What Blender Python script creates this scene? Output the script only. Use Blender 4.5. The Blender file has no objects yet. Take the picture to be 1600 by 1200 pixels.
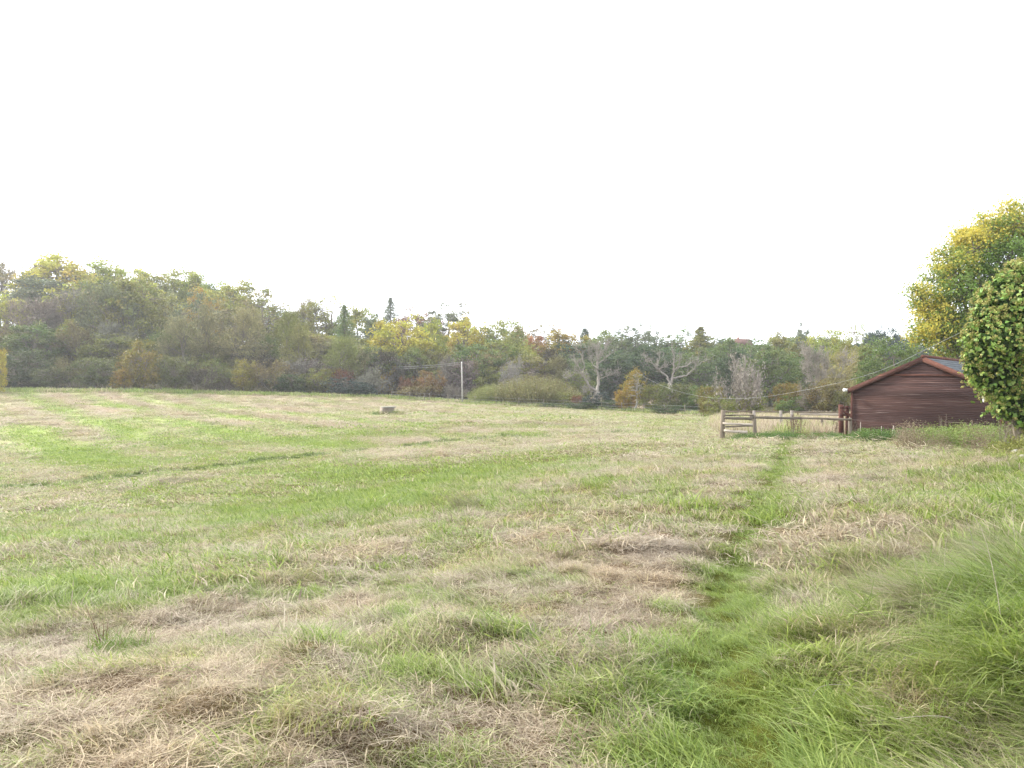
import bpy, math, random
import numpy as np
from mathutils import Vector, Matrix

SC = bpy.context.scene
R = math.radians
rng = np.random.default_rng(7)
random.seed(7)

# ------------------------------------------------------------------ camera, world, sun, exposure
F_PX = 1244.0                       # focal length in pixels of the 1600 px wide picture
EYE = 1.6
PITCH = math.atan(12 / F_PX)
cam_d = bpy.data.cameras.new('camera'); cam = bpy.data.objects.new('camera', cam_d)
SC.collection.objects.link(cam); SC.camera = cam
cam_d.sensor_width = 36; cam_d.lens = 36 * F_PX / 1600
cam_d.clip_start = 0.05; cam_d.clip_end = 5000
cam.location = (0, 0, EYE); cam.rotation_euler = (R(90) + PITCH, 0, 0)

SUN_EL, SUN_AZ = R(33), R(-62)      # azimuth from +Y towards +X: the sun stands to the left, a little ahead
world = bpy.data.worlds.new('World'); SC.world = world; world.use_nodes = True
wn = world.node_tree; wn.nodes.clear()
wo = wn.nodes.new('ShaderNodeOutputWorld'); wb = wn.nodes.new('ShaderNodeBackground')
sky = wn.nodes.new('ShaderNodeTexSky'); sky.sky_type = 'NISHITA'; sky.sun_disc = False
sky.sun_elevation = SUN_EL; sky.sun_rotation = SUN_AZ; sky.air_density = 1.0; sky.dust_density = 3.0
# thin bright cloud cover over that sky: the cloud layer is white and nearly closed
mixc = wn.nodes.new('ShaderNodeMix'); mixc.data_type = 'RGBA'; mixc.inputs[0].default_value = 0.88
mixc.inputs[7].default_value = (11.3, 11.7, 12.4, 1)
wn.links.new(sky.outputs[0], mixc.inputs[6]); wn.links.new(mixc.outputs[2], wb.inputs[0])
wb.inputs[1].default_value = 0.10
wn.links.new(wb.outputs[0], wo.inputs[0])
sun_d = bpy.data.lights.new('sun', 'SUN'); sun = bpy.data.objects.new('sun', sun_d); SC.collection.objects.link(sun)
sun_d.energy = 3.0; sun_d.angle = R(10); sun_d.color = (1.0, 0.93, 0.82)
sdir = Vector((math.sin(SUN_AZ) * math.cos(SUN_EL), math.cos(SUN_AZ) * math.cos(SUN_EL), math.sin(SUN_EL)))
sun.rotation_euler = sdir.to_track_quat('Z', 'Y').to_euler(); sun.location = (-40, 20, 60)
SC.view_settings.view_transform = 'Standard'; SC.view_settings.look = 'None'
SC.view_settings.gamma = 1.0; SC.view_settings.use_curve_mapping = False
SC.view_settings.exposure = 1.32
SC.cycles.use_denoising = True; SC.cycles.max_bounces = 6; SC.cycles.diffuse_bounces = 3; SC.cycles.glossy_bounces = 2
SC.cycles.transmission_bounces = 3; SC.cycles.transparent_max_bounces = 4; SC.cycles.volume_bounces = 0

# ------------------------------------------------------------------ small helpers
def link(o): SC.collection.objects.link(o); return o

def tag(o, label=None, cat=None, group=None, kind=None):
    if label: o['label'] = label
    if cat: o['category'] = cat
    if group: o['group'] = group
    if kind: o['kind'] = kind
    return o

def empty(name, loc, rz=0.0):
    o = bpy.data.objects.new(name, None); o.location = loc; o.rotation_euler = (0, 0, rz)
    o.empty_display_size = 0.3
    return link(o)

def mesh_np(name, V, faces, mats, attrs=None, smooth=False, fmat=None):
    """V (n,3); faces: list of (k, m) integer arrays, all of one width each."""
    V = np.asarray(V, dtype=np.float32)
    me = bpy.data.meshes.new(name)
    me.vertices.add(len(V)); me.vertices.foreach_set('co', V.ravel())
    loops = np.concatenate([f.ravel() for f in faces]).astype(np.int32)
    sizes = np.concatenate([np.full(len(f), f.shape[1]) for f in faces]).astype(np.int32)
    starts = np.concatenate([[0], np.cumsum(sizes)[:-1]]).astype(np.int32)
    me.loops.add(len(loops)); me.loops.foreach_set('vertex_index', loops)
    me.polygons.add(len(sizes)); me.polygons.foreach_set('loop_start', starts)
    try: me.polygons.foreach_set('loop_total', sizes)
    except Exception: pass
    if smooth: me.polygons.foreach_set('use_smooth', np.ones(len(sizes), dtype=bool))
    for m in (mats if isinstance(mats, (list, tuple)) else [mats]): me.materials.append(m)
    if fmat is not None: me.polygons.foreach_set('material_index', np.asarray(fmat, dtype=np.int32))
    for k, a in (attrs or {}).items():
        at = me.attributes.new(k, 'FLOAT', 'POINT'); at.data.foreach_set('value', np.asarray(a, dtype=np.float32))
    me.update(calc_edges=True); me.validate()
    return me

def obj(name, me, parent=None, loc=None):
    o = bpy.data.objects.new(name, me); link(o)
    if parent is not None: o.parent = parent
    if loc is not None: o.location = loc
    return o

class MB:
    """Collects boxes, tubes, ribbons and quads into one mesh."""
    def __init__(s): s.V = []; s.Q = []; s.T = []; s.n = 0; s.v = []; s.c = []
    def add(s, V, Q=None, T=None, v=0.5, c=0.5):
        V = np.asarray(V, float).reshape(-1, 3)
        if Q is not None and len(Q): s.Q.append(np.asarray(Q, int).reshape(-1, 4) + s.n)
        if T is not None and len(T): s.T.append(np.asarray(T, int).reshape(-1, 3) + s.n)
        s.V.append(V); s.n += len(V)
        s.v.append(np.broadcast_to(np.asarray(v, float), (len(V),))); s.c.append(np.broadcast_to(np.asarray(c, float), (len(V),)))
    def box(s, x0, x1, y0, y1, z0, z1, M=None, v=0.5):
        V = np.array([[x, y, z] for z in (z0, z1) for y in (y0, y1) for x in (x0, x1)], float)
        if M is not None: V = V @ np.array(M.to_3x3()).T + np.array(M.translation)
        s.add(V, [[0, 2, 3, 1], [4, 5, 7, 6], [0, 1, 5, 4], [2, 6, 7, 3], [0, 4, 6, 2], [1, 3, 7, 5]], v=v)
    def tube(s, P, rad, sides=6, v=0.5, c=0.5, cap=True):
        P = np.asarray(P, float); n = len(P); rad = np.broadcast_to(np.asarray(rad, float), (n,))
        T = np.gradient(P, axis=0); T /= np.linalg.norm(T, axis=1)[:, None] + 1e-9
        ref = np.array([0, 0, 1.0]) if abs(T[0, 2]) < 0.8 else np.array([1.0, 0, 0])
        A = np.cross(T, ref); A /= np.linalg.norm(A, axis=1)[:, None] + 1e-9
        B = np.cross(T, A)
        a = np.arange(sides) / sides * 2 * np.pi
        V = P[:, None, :] + rad[:, None, None] * (np.cos(a)[None, :, None] * A[:, None, :] + np.sin(a)[None, :, None] * B[:, None, :])
        i = np.arange(n - 1)[:, None] * sides; j = np.arange(sides)[None, :]; k = (j + 1) % sides
        Q = np.stack([i + j, i + k, i + k + sides, i + j + sides], -1).reshape(-1, 4)
        V = V.reshape(-1, 3); Tt = None
        if cap:
            V = np.vstack([V, P[-1:], P[:1]]); e = n * sides; L = (n - 1) * sides
            Tt = [[L + q, L + (q + 1) % sides, e] for q in range(sides)] + [[(q + 1) % sides, q, e + 1] for q in range(sides)]
        s.add(V, Q, Tt, v, c)
    def leaves(s, C, size, n=None, up=0.5, aspect=0.55, v=None, c=0.5, rs=None, out=None):
        rs = rs or rng; m = len(C)
        if m == 0: return
        n = rs.normal(size=(m, 3)) + np.array([0, 0, up])
        if out is not None: n = n + out
        n /= np.linalg.norm(n, axis=1)[:, None]
        t = np.cross(n, rs.normal(size=(m, 3))); t /= np.linalg.norm(t, axis=1)[:, None] + 1e-9
        b = np.cross(n, t); sz = np.broadcast_to(np.asarray(size, float), (m,))[:, None] * (0.65 + 0.7 * rs.random((m, 1)))
        V = np.stack([C - t * sz * .5, C - b * sz * .5 * aspect, C + t * sz * .5, C + b * sz * .5 * aspect], 1).reshape(-1, 3)
        vv = rs.random(m) if v is None else np.broadcast_to(v, (m,)); cc = np.broadcast_to(c, (m,))
        s.add(V, np.arange(4 * m).reshape(-1, 4), None, np.repeat(vv, 4), np.repeat(cc, 4))
    def ribbons(s, P0, P1, w, bend=0.15, v=None, c=0.5, rs=None):
        """thin tapered strips from P0 to P1, one kink"""
        rs = rs or rng; m = len(P0)
        if m == 0: return
        D = P1 - P0; L = np.linalg.norm(D, axis=1)[:, None]
        side = np.cross(D, rs.normal(size=(m, 3))); side /= np.linalg.norm(side, axis=1)[:, None] + 1e-9
        mid = (P0 + P1) / 2 + rs.normal(size=(m, 3)) * L * bend
        w = np.broadcast_to(np.asarray(w, float), (m,))[:, None]
        V = np.stack([P0 - side * w / 2, P0 + side * w / 2, mid - side * w * .36, mid + side * w * .36, P1], 1).reshape(-1, 3)
        k = np.arange(m)[:, None] * 5
        vv = rs.random(m) if v is None else np.broadcast_to(v, (m,)); cc = np.broadcast_to(c, (m,))
        s.add(V, k + np.array([[0, 1, 3, 2]]), k + np.array([[2, 3, 4]]), np.repeat(vv, 5), np.repeat(cc, 5))
    def mesh(s, name, mat, smooth=False):
        F = []
        if s.Q: F.append(np.concatenate(s.Q))
        if s.T: F.append(np.concatenate(s.T))
        return mesh_np(name, np.concatenate(s.V), F, mat, {'v': np.concatenate(s.v), 'c': np.concatenate(s.c)}, smooth)

def noise2(x, y, seed=0):
    """gradient noise in [-1,1], vectorised"""
    xi = np.floor(x).astype(np.int64); yi = np.floor(y).astype(np.int64); xf = x - xi; yf = y - yi
    def g(ix, iy, dx, dy):
        h = (ix * 374761393 + iy * 668265263 + seed * 1442695041) & 0xffffffff
        h = ((h ^ (h >> 13)) * 1274126177) & 0xffffffff; h = h ^ (h >> 16)
        a = (h & 0xffff) / 65536.0 * 2 * np.pi
        return np.cos(a) * dx + np.sin(a) * dy
    u = xf * xf * xf * (xf * (xf * 6 - 15) + 10); w = yf * yf * yf * (yf * (yf * 6 - 15) + 10)
    a = g(xi, yi, xf, yf); b = g(xi + 1, yi, xf - 1, yf); c = g(xi, yi + 1, xf, yf - 1); d = g(xi + 1, yi + 1, xf - 1, yf - 1)
    return ((a + (b - a) * u) * (1 - w) + (c + (d - c) * u) * w) * 1.5

def fbm(x, y, s, seed=0, oct=3):
    r = 0; a = 1.0; t = 0
    for i in range(oct):
        r = r + a * noise2(x / s * 2 ** i + 13.7 * i, y / s * 2 ** i - 7.1 * i, seed + i); t += a; a *= .55
    return r / t

# ------------------------------------------------------------------ terrain
CP, SP_ = math.cos(PITCH), math.sin(PITCH)
def project(X, Y, Z):
    zr = Z - EYE; d = np.maximum(Y * CP + zr * SP_, 0.05); u = zr * CP - Y * SP_
    return 800 + F_PX * X / d, 600 - F_PX * u / d
def at_depth(px, py, Y):
    """world point on the sight line through a pixel of the photograph at forward distance Y"""
    a = (600 - py) / F_PX; z = Y * (a * CP + SP_) / (CP - a * SP_); d = Y * CP + z * SP_
    return (px - 800) / F_PX * d, Y, z + EYE

ctrl = []
def col(px, rows):
    for py, Y in rows: ctrl.append(at_depth(px, py, Y))
def colz(px, rows):
    for Y, zr in rows: ctrl.append(((px - 800) / F_PX * Y, Y, zr + EYE))
col(0, [(1200, 3.35), (1000, 6), (900, 10.5), (820, 19), (765, 31), (700, 55), (650, 85), (612, 120)])
col(200, [(1000, 5.8), (900, 9.8), (830, 16), (745, 34), (700, 53), (650, 85), (613, 121)])
col(400, [(1200, 3.4), (1000, 5.5), (900, 9), (840, 14), (800, 20), (740, 33), (718, 41), (690, 55), (650, 85), (617, 125)])
col(600, [(1000, 5.3), (900, 8.5), (830, 13), (780, 19.5), (740, 28), (704, 44), (680, 56), (650, 85), (622, 125)])
col(800, [(1200, 3.4), (1000, 5.2), (900, 7.9), (820, 11.5), (750, 19.5), (720, 27), (684, 43), (660, 62), (634, 118)])
col(960, [(900, 7.6), (800, 11.6), (740, 18), (700, 28), (676, 44), (655, 75), (643, 105)])
col(1120, [(1200, 3.4), (900, 7.2), (800, 11), (740, 16.5), (704, 25), (688, 34), (664, 62), (652, 88)])
col(1330, [(1000, 5), (850, 8.6), (740, 16), (700, 27), (685, 36)])
col(1600, [(1200, 3.2), (900, 6.4), (760, 12), (716, 19)])
colz(1330, [(50, -2.2)]); colz(1560, [(33, -2.0), (42, -2.1)])
colz(-500, [(3, -1.7), (10, -2.7), (30, -4), (80, -2.5), (120, 1), (160, 9), (210, 18), (320, 24), (600, 26)])
colz(0, [(160, 6), (200, 16), (300, 22), (600, 24)]); colz(400, [(160, 4), (195, 10), (300, 16), (600, 18)])
colz(600, [(160, 1), (195, 6), (300, 12), (600, 14)]); colz(800, [(160, -1), (195, 3), (300, 8), (600, 10)])
colz(1000, [(150, -2), (195, 1), (300, 6), (600, 8)]); colz(1200, [(60, -2.4), (90, -2.7), (130, -2.0), (190, 1), (300, 6), (600, 8)])
colz(1400, [(60, -2.2), (100, -2.0), (190, 2), (300, 6), (600, 8)]); colz(1750, [(8, -1.2), (14, -1.0), (35, -1.3), (60, -1.2), (100, -.6), (190, 3), (300, 6), (600, 8)])
ctrl += [(-20, 0, -1.4), (-60, 0, -2.2), (-200, 0, 6), (20, 0, .6), (60, 0, 2), (200, 0, 4), (0, -20, .3), (0, -60, .5), (0, -200, 3),
         (-200, -200, 4), (200, -200, 5), (-600, 0, 12), (600, 0, 8), (0, -600, 6), (-5, 0, -.25), (5, 0, .1), (0, 0, 0), (0, -5, 0), (800, 600, 9), (-800, 600, 20)]
CT = np.array(ctrl)
def kern(d): return np.sqrt(d * d + 9.0)
_D = np.linalg.norm(CT[:, None, :2] - CT[None, :, :2], axis=2)
_W = np.linalg.solve(np.block([[kern(_D) + 0.02 * np.eye(len(CT)), np.ones((len(CT), 1))], [np.ones((1, len(CT))), np.zeros((1, 1))]]), np.append(CT[:, 2], 0))
def Hbase(X, Y):
    X = np.asarray(X, float); Y = np.asarray(Y, float); sh = np.broadcast(X, Y).shape
    x = np.broadcast_to(X, sh).ravel(); y = np.broadcast_to(Y, sh).ravel(); out = np.empty(len(x))
    for a in range(0, len(x), 40000):
        d = np.hypot(x[a:a + 40000, None] - CT[None, :, 0], y[a:a + 40000, None] - CT[None, :, 1])
        out[a:a + 40000] = kern(d) @ _W[:-1] + _W[-1]
    return out.reshape(sh)
def hit(px, py, y0=2.5, y1=240):
    """where the sight line through a pixel first meets the smooth ground"""
    Ys = np.exp(np.linspace(math.log(y0), math.log(y1), 900))
    X, _, Z = at_depth(px, py, Ys); d = Z - Hbase(X, Ys)
    k = int(np.argmax(d < 0)) if (d < 0).any() else len(Ys) - 1
    return float(X[k]), float(Ys[k])
def polyd(X, Y, pts):
    """distance to a polyline on the ground"""
    best = np.full(np.shape(X), 1e9)
    for (ax, ay), (bx, by) in zip(pts[:-1], pts[1:]):
        vx, vy = bx - ax, by - ay; t = np.clip(((X - ax) * vx + (Y - ay) * vy) / (vx * vx + vy * vy + 1e-9), 0, 1)
        best = np.minimum(best, np.hypot(X - ax - t * vx, Y - ay - t * vy))
    return best
def gline(*pp): return [hit(*p) for p in pp]
DITCH = gline((-60, 772), (0, 765), (200, 745), (330, 730), (420, 718), (560, 705), (700, 690), (840, 682), (1000, 676))
PATH = gline((1228, 690), (1222, 715), (1212, 745), (1192, 800), (1150, 880), (1118, 960), (1128, 1050), (1150, 1195)) + [(1.0, 1.5), (1.2, -6)]
LUSH = [(gline((420, 800), (560, 778), (700, 755), (815, 722)), 1.9), (gline((470, 735), (540, 745), (640, 742)), 1.6), (gline((400, 815), (520, 800), (620, 790)), 1.5),
        (gline((980, 755), (1080, 790), (1130, 830)), .5), (gline((40, 925), (200, 935), (380, 920)), .8), (gline((0, 845), (240, 850)), .8)]
STRIPES = [(gline((20, 622), (90, 645), (150, 662)), 1.6), (gline((230, 655), (330, 675), (440, 697)), 3.0), (gline((120, 668), (180, 695), (250, 722)), 2.6),
           (gline((0, 672), (50, 692), (130, 722)), 2.2), (gline((340, 652), (480, 672), (560, 690)), 2.0), (gline((300, 632), (420, 645), (520, 650)), 1.8),
           (gline((560, 662), (700, 672)), 1.4), (gline((620, 645), (820, 652)), 1.4), (gline((160, 632), (260, 642)), 1.5), (gline((900, 655), (1050, 662)), 1.2)]
MATS = [(gline((0, 655), (110, 668), (260, 712), (420, 705)), 1.8), (gline((560, 706), (740, 706), (900, 690)), 1.6), (gline((170, 640), (300, 655), (520, 668)), 1.6),
        (gline((1200, 758), (1320, 752)), .7), (gline((590, 860), (450, 920), (300, 975), (150, 1000)), .7), (gline((850, 850), (960, 850), (1040, 930), (1060, 960)), .5),
        (gline((560, 1180), (760, 1150), (900, 1165)), .22), (gline((1180, 920), (1200, 870), (1300, 850)), .35), (gline((0, 1130), (250, 1090), (480, 1060)), .3)]
def H(X, Y, fine=True):
    X = np.asarray(X, float); Y = np.asarray(Y, float)
    h = Hbase(X, Y); r = np.hypot(X, Y)
    near = np.clip(1.4 - r / 90, 0, 1)
    h = h + near * (0.10 * fbm(X, Y, 4.5, 3, 2) + 0.05 * fbm(X, Y, 1.3, 5, 2) * np.clip(1.3 - r / 50, 0, 1))
    h = h + 0.17 * np.abs(fbm(X, Y, .8, 9, 2)) * np.clip(1.2 - r / 28, 0, 1) + .05 * np.clip(fbm(X, Y, .33, 19, 1), 0, 1) * np.clip(1.2 - r / 16, 0, 1)
    dd = polyd(X, Y, DITCH); h = h - 0.16 * np.exp(-(dd / .4) ** 2) - 0.06 * np.exp(-(polyd(X, Y, PATH) / .22) ** 2)
    return h
def hz(x, y): return float(H(np.array([x]), np.array([y]))[0])

GX = np.array([-200, 0, 200, 400, 600, 800, 1000, 1200, 1400, 1600, 1800.])
GY = np.array([612, 635, 650, 680, 710, 740, 780, 830, 890, 960, 1050, 1200.])
GV = np.array([[5, 5, 6, 7, 7, 6, 6, 5, 5, 4, 4], [6, 7, 6, 7, 7, 6, 6, 5, 5, 4, 4], [6, 6, 5, 6, 6, 5, 5, 5, 5, 4, 4], [4, 4, 3, 4, 5, 5, 6, 6, 6, 4, 3], [3, 3, 3, 4, 6, 6, 6, 6, 6, 4, 3],
               [5, 5, 5, 5, 3, 4, 6, 6, 7, 3, 3], [6, 6, 5, 4, 2, 3, 6, 4, 5, 3, 2], [5, 5, 5, 4, 4, 5, 6, 4, 5, 3, 2], [4, 4, 4, 5, 5, 6, 7, 4, 6, 2, 1],
               [3, 3, 5, 7, 5, 5, 6, 3, 5, 1, 1], [7, 7, 7, 7, 5, 5, 2, 3, 2, 1, 1], [7, 7, 7, 6, 6, 5, 2, 2, 3, 4, 4]]) / 9.0
GV = .08 + .74 * GV; GV[:5] += .05; GV[9:, :6] += .12; GV[7:10, 4:7] += .06; GV[8:, 8:] -= .05
LV = np.array([[1, 1, 1, 1, 1, 1, 1, 1, 2, 2, 2], [1, 1, 1, 1, 1, 1, 1, 1, 2, 2, 2], [1, 1, 1, 1, 1, 1, 1, 1, 2, 2, 2], [1, 1, 1, 1, 1, 1, 1, 2, 2, 3, 4], [1, 1, 1, 1, 1, 1, 1, 1, 1, 2, 3],
               [1, 1, 1, 1, 2, 1, 1, 1, 1, 2, 4], [1, 1, 1, 1, 2, 1, 1, 2, 1, 3, 4], [1, 1, 1, 1, 1, 1, 1, 3, 3, 3, 4], [1, 1, 1, 1, 1, 1, 1, 2, 3, 4, 5],
               [1, 1, 1, 1, 1, 1, 1, 1, 4, 9, 9], [1, 1, 1, 1, 1, 2, 4, 1, 4, 7, 8], [1, 1, 1, 1, 1, 1, 3, 1, 3, 5, 6]]) / 9.0
def grid(px, py, G):
    i = np.interp(px, GX, np.arange(len(GX))); j = np.interp(py, GY, np.arange(len(GY)))
    i0 = np.minimum(i.astype(int), len(GX) - 2); j0 = np.minimum(j.astype(int), len(GY) - 2); a = i - i0; b = j - j0
    return (G[j0, i0] * (1 - a) + G[j0, i0 + 1] * a) * (1 - b) + (G[j0 + 1, i0] * (1 - a) + G[j0 + 1, i0 + 1] * a) * b
def gy(*p): return hit(*p)
EDGE = [(-600, 118), (0, 120), (200, 121), (400, 125), (600, 125), (723, 122), (900, 112), (1000, 103), (1100, 90), (1125, 80), (1150, 60), (1300, 60), (1800, 60)]
def edge_y(px): return np.interp(px, [e[0] for e in EDGE], [e[1] for e in EDGE])
_a, _b = hit(232, 656), hit(412, 690); _sl = math.hypot(_b[0] - _a[0], _b[1] - _a[1])
def stripe_s(X, Y): return ((X - _a[0]) * (_b[1] - _a[1]) - (Y - _a[1]) * (_b[0] - _a[0])) / _sl
_dx = np.array([p[0] for p in DITCH]); _dy = np.array([p[1] for p in DITCH])
def beyond_ditch(X, Y):
    return Y > np.interp(X, _dx, _dy) + .8
def straw(X, Y):
    """how much of the sward is dead, dry grass (1) rather than green (0)"""
    r = np.hypot(X, Y); wa = .25 + r * .035
    X0, Y0 = X, Y; X = X + wa * fbm(X0, Y0, .6 + r * .08 * 0 + 1.2, 71, 3); Y = Y + wa * 1.3 * fbm(X0, Y0, 1.9, 72, 3)
    Yc = np.maximum(Y, 1.0); px, py = project(X, Yc, Hbase(X, Y))
    S = np.where(Y > 1.5, grid(px, py, GV), 0.55)
    S = S + 0.30 * fbm(X, Y, 2.6, 21, 3) * np.clip(1.5 - r / 90, .35, 1) + 0.70 * fbm(X, Y, .42, 31, 3) * np.clip(1.4 - r / 45, .15, 1) + .25 * fbm(X * .6, Y * .25, 4.5, 41, 2)
    for L, w in LUSH: S = S - 0.30 * np.exp(-(polyd(X, Y, L) / w) ** 2)
    X, Y = X0 + (X - X0) * .25, Y0 + (Y - Y0) * .25
    for L, w in STRIPES: S = S - 0.20 * np.exp(-(polyd(X, Y, L) / w) ** 2)
    S = S + np.where(beyond_ditch(X, Y), .30 * np.sin(stripe_s(X, Y) * 2 * np.pi / 6.5 + 1.2 * fbm(X, Y, 30, 55, 2)) * np.clip(.6 + fbm(X, Y, 22, 56, 2), .2, 1.1), 0)
    for L, w in MATS: S = S + 0.26 * np.exp(-(polyd(X, Y, L) / w) ** 2)
    dp = polyd(X, Y, PATH); pw = .17 + .012 * r
    S = S + .16 * np.exp(-((dp - .85) / .4) ** 2) - .45 * np.exp(-(polyd(X, Y, DITCH) / .9) ** 2) - .58 * np.exp(-(dp / pw) ** 2)
    return np.clip(S, 0, 1)
def length(X, Y):
    Yc = np.maximum(Y, 1.0); px, py = project(X, Yc, Hbase(X, Y))
    L = np.where(Y > 1.5, grid(px, py, LV), .1) + .18 * np.maximum(fbm(X, Y, 1.1, 51, 2), 0)
    return np.clip(L * (1 - .8 * np.exp(-(polyd(X, Y, PATH) / .3) ** 2)), .08, 1)

# ------------------------------------------------------------------ materials
def new_mat(name):
    m = bpy.data.materials.new(name); m.use_nodes = True; t = m.node_tree; t.nodes.clear()
    return m, t, t.nodes, t.links
def N(t, typ, **kw):
    n = t.nodes.new(typ)
    for k, v in kw.items(): setattr(n, k, v)
    return n
def attr(t, name, typ='GEOMETRY'):
    n = N(t, 'ShaderNodeAttribute', attribute_name=name, attribute_type=typ); return n.outputs['Fac']
def mth(t, op, a, b=None, c=None, clamp=False):
    n = N(t, 'ShaderNodeMath', operation=op, use_clamp=clamp)
    for i, x in enumerate((a, b, c)):
        if x is None: continue
        if isinstance(x, (int, float)): n.inputs[i].default_value = x
        else: t.links.new(x, n.inputs[i])
    return n.outputs[0]
def mixcol(t, f, a, b, mode='MIX'):
    n = N(t, 'ShaderNodeMix', data_type='RGBA', blend_type=mode)
    for i, x in ((0, f), (6, a), (7, b)):
        if isinstance(x, (int, float)): n.inputs[i].default_value = x
        elif isinstance(x, tuple): n.inputs[i].default_value = (*x[:3], 1)
        else: t.links.new(x, n.inputs[i])
    return n.outputs[2]
def noise_n(t, scale, detail=3, vec=None, rough=.5):
    n = N(t, 'ShaderNodeTexNoise'); n.inputs['Scale'].default_value = scale; n.inputs['Detail'].default_value = detail; n.inputs['Roughness'].default_value = rough
    if vec is not None: t.links.new(vec, n.inputs['Vector'])
    return n.outputs['Fac']
def ramp(t, f, stops):
    n = N(t, 'ShaderNodeValToRGB'); e = n.color_ramp.elements
    while len(e) < len(stops): e.new(.5)
    for el, (p, c) in zip(e, stops): el.position = p; el.color = (*c, 1)
    t.links.new(f, n.inputs[0]); return n.outputs[0]
def finish(t, colr, rough=.8, spec=.2, transl=0.0, tcol=None, bump=None, bstr=.3, bdist=.02):
    p = N(t, 'ShaderNodeBsdfPrincipled'); p.inputs['Roughness'].default_value = rough; p.inputs['Specular IOR Level'].default_value = spec
    if isinstance(colr, tuple): p.inputs['Base Color'].default_value = (*colr[:3], 1)
    else: t.links.new(colr, p.inputs['Base Color'])
    if bump is not None:
        b = N(t, 'ShaderNodeBump'); b.inputs['Strength'].default_value = bstr; b.inputs['Distance'].default_value = bdist
        t.links.new(bump, b.inputs['Height']); t.links.new(b.outputs[0], p.inputs['Normal'])
    o = N(t, 'ShaderNodeOutputMaterial'); out = p.outputs[0]
    if transl > 0:
        tr = N(t, 'ShaderNodeBsdfTranslucent'); t.links.new(tcol if tcol is not None else colr, tr.inputs[0])
        mx = N(t, 'ShaderNodeMixShader'); mx.inputs[0].default_value = transl
        t.links.new(out, mx.inputs[1]); t.links.new(tr.outputs[0], mx.inputs[2]); out = mx.outputs[0]
    t.links.new(out, o.inputs[0])

GREEN_A, GREEN_B = (.115, .185, .026), (.34, .42, .12)
STRAW_A, STRAW_B = (.215, .165, .12), (.61, .53, .405)
def sward_colour(t, S, v):
    g = mixcol(t, v, GREEN_A, GREEN_B); s = mixcol(t, v, STRAW_A, STRAW_B)
    return mixcol(t, S, g, s)

# ground: soil and thatch between the blades, the same green and straw patches as the sward
m, t, _, _ = new_mat('turf_ground'); M_GROUND = m
geo = N(t, 'ShaderNodeNewGeometry').outputs['Position']
S = attr(t, 'straw'); Wd = attr(t, 'wood')
mp = N(t, 'ShaderNodeMapping'); mp.inputs['Scale'].default_value = (1, .55, 1); t.links.new(geo, mp.inputs[0])
n1 = noise_n(t, 3.0, 6, mp.outputs[0], .65); n2 = noise_n(t, 24.0, 4, geo, .7)
S2 = mth(t, 'ADD', S, mth(t, 'MULTIPLY', mth(t, 'SUBTRACT', n1, .5), .9), clamp=True)
base = sward_colour(t, S2, mth(t, 'MULTIPLY_ADD', mth(t, 'SUBTRACT', n2, .5), 1.6, .45, clamp=True))
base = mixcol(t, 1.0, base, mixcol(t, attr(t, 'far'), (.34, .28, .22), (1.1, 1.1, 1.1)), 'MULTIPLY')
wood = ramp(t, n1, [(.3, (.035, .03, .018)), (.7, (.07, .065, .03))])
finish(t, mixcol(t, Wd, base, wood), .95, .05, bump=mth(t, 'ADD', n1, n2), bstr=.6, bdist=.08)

# grass blades: per-instance dryness, per-blade variation
m, t, _, _ = new_mat('grass_blades'); M_GRASS = m
S = attr(t, 'tint', 'INSTANCER'); v = attr(t, 'v'); c = attr(t, 'c')
Sm = mth(t, 'MULTIPLY_ADD', mth(t, 'SUBTRACT', mth(t, 'ADD', S, mth(t, 'MULTIPLY', mth(t, 'SUBTRACT', v, .5), .55)), .5), 2.4, .5, clamp=True)
colr = sward_colour(t, Sm, c)
geo = N(t, 'ShaderNodeNewGeometry').outputs['Position']
nz = noise_n(t, .8, 2, geo)
colr = mixcol(t, mth(t, 'MULTIPLY', mth(t, 'SUBTRACT', nz, .42, clamp=True), 1.6, clamp=True), colr, mixcol(t, 1.0, colr, (1.12, 1.0, .72), 'MULTIPLY'))
finish(t, colr, .5, .35, transl=.42)

# leaves of trees: colour from the object, varied leaf by leaf and bough by bough
def leaf_mat(name, rough=.55, spec=.25, transl=.35, second=None):
    m, t, _, _ = new_mat(name)
    oc = N(t, 'ShaderNodeObjectInfo').outputs['Color']; v = attr(t, 'v'); c = attr(t, 'c')
    h = N(t, 'ShaderNodeHueSaturation'); t.links.new(oc, h.inputs['Color'])
    t.links.new(mth(t, 'MULTIPLY_ADD', mth(t, 'SUBTRACT', c, .5), -.055, .5), h.inputs['Hue'])
    t.links.new(mth(t, 'MULTIPLY_ADD', v, .7, .65), h.inputs['Value'])
    colr = h.outputs[0]
    if second is not None: colr = mixcol(t, mth(t, 'MULTIPLY_ADD', mth(t, 'SUBTRACT', c, .5), 3.0, .5, clamp=True), colr, mixcol(t, v, second, tuple(x * 1.35 for x in second)))
    finish(t, colr, rough, spec, transl)
    return m
M_LEAF = leaf_mat('tree_leaves')
M_TWIG = leaf_mat('bare_twigs', .9, .05, 0.0)
M_ASH = leaf_mat('turning_leaves', .55, .25, .4, second=(.46, .39, .07))
M_IVY = leaf_mat('glossy_ivy_leaves', .5, .3, .25)
def bark_mat(name, a, b, sc=6):
    m, t, _, _ = new_mat(name); tc = N(t, 'ShaderNodeTexCoord').outputs['Object']
    mp = N(t, 'ShaderNodeMapping'); mp.inputs['Scale'].default_value = (1, 1, .2); t.links.new(tc, mp.inputs[0])
    n = noise_n(t, sc, 5, mp.outputs[0], .7); finish(t, ramp(t, n, [(.3, a), (.7, b)]), .9, .1, bump=n, bstr=.8, bdist=.03)
    return m
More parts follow.
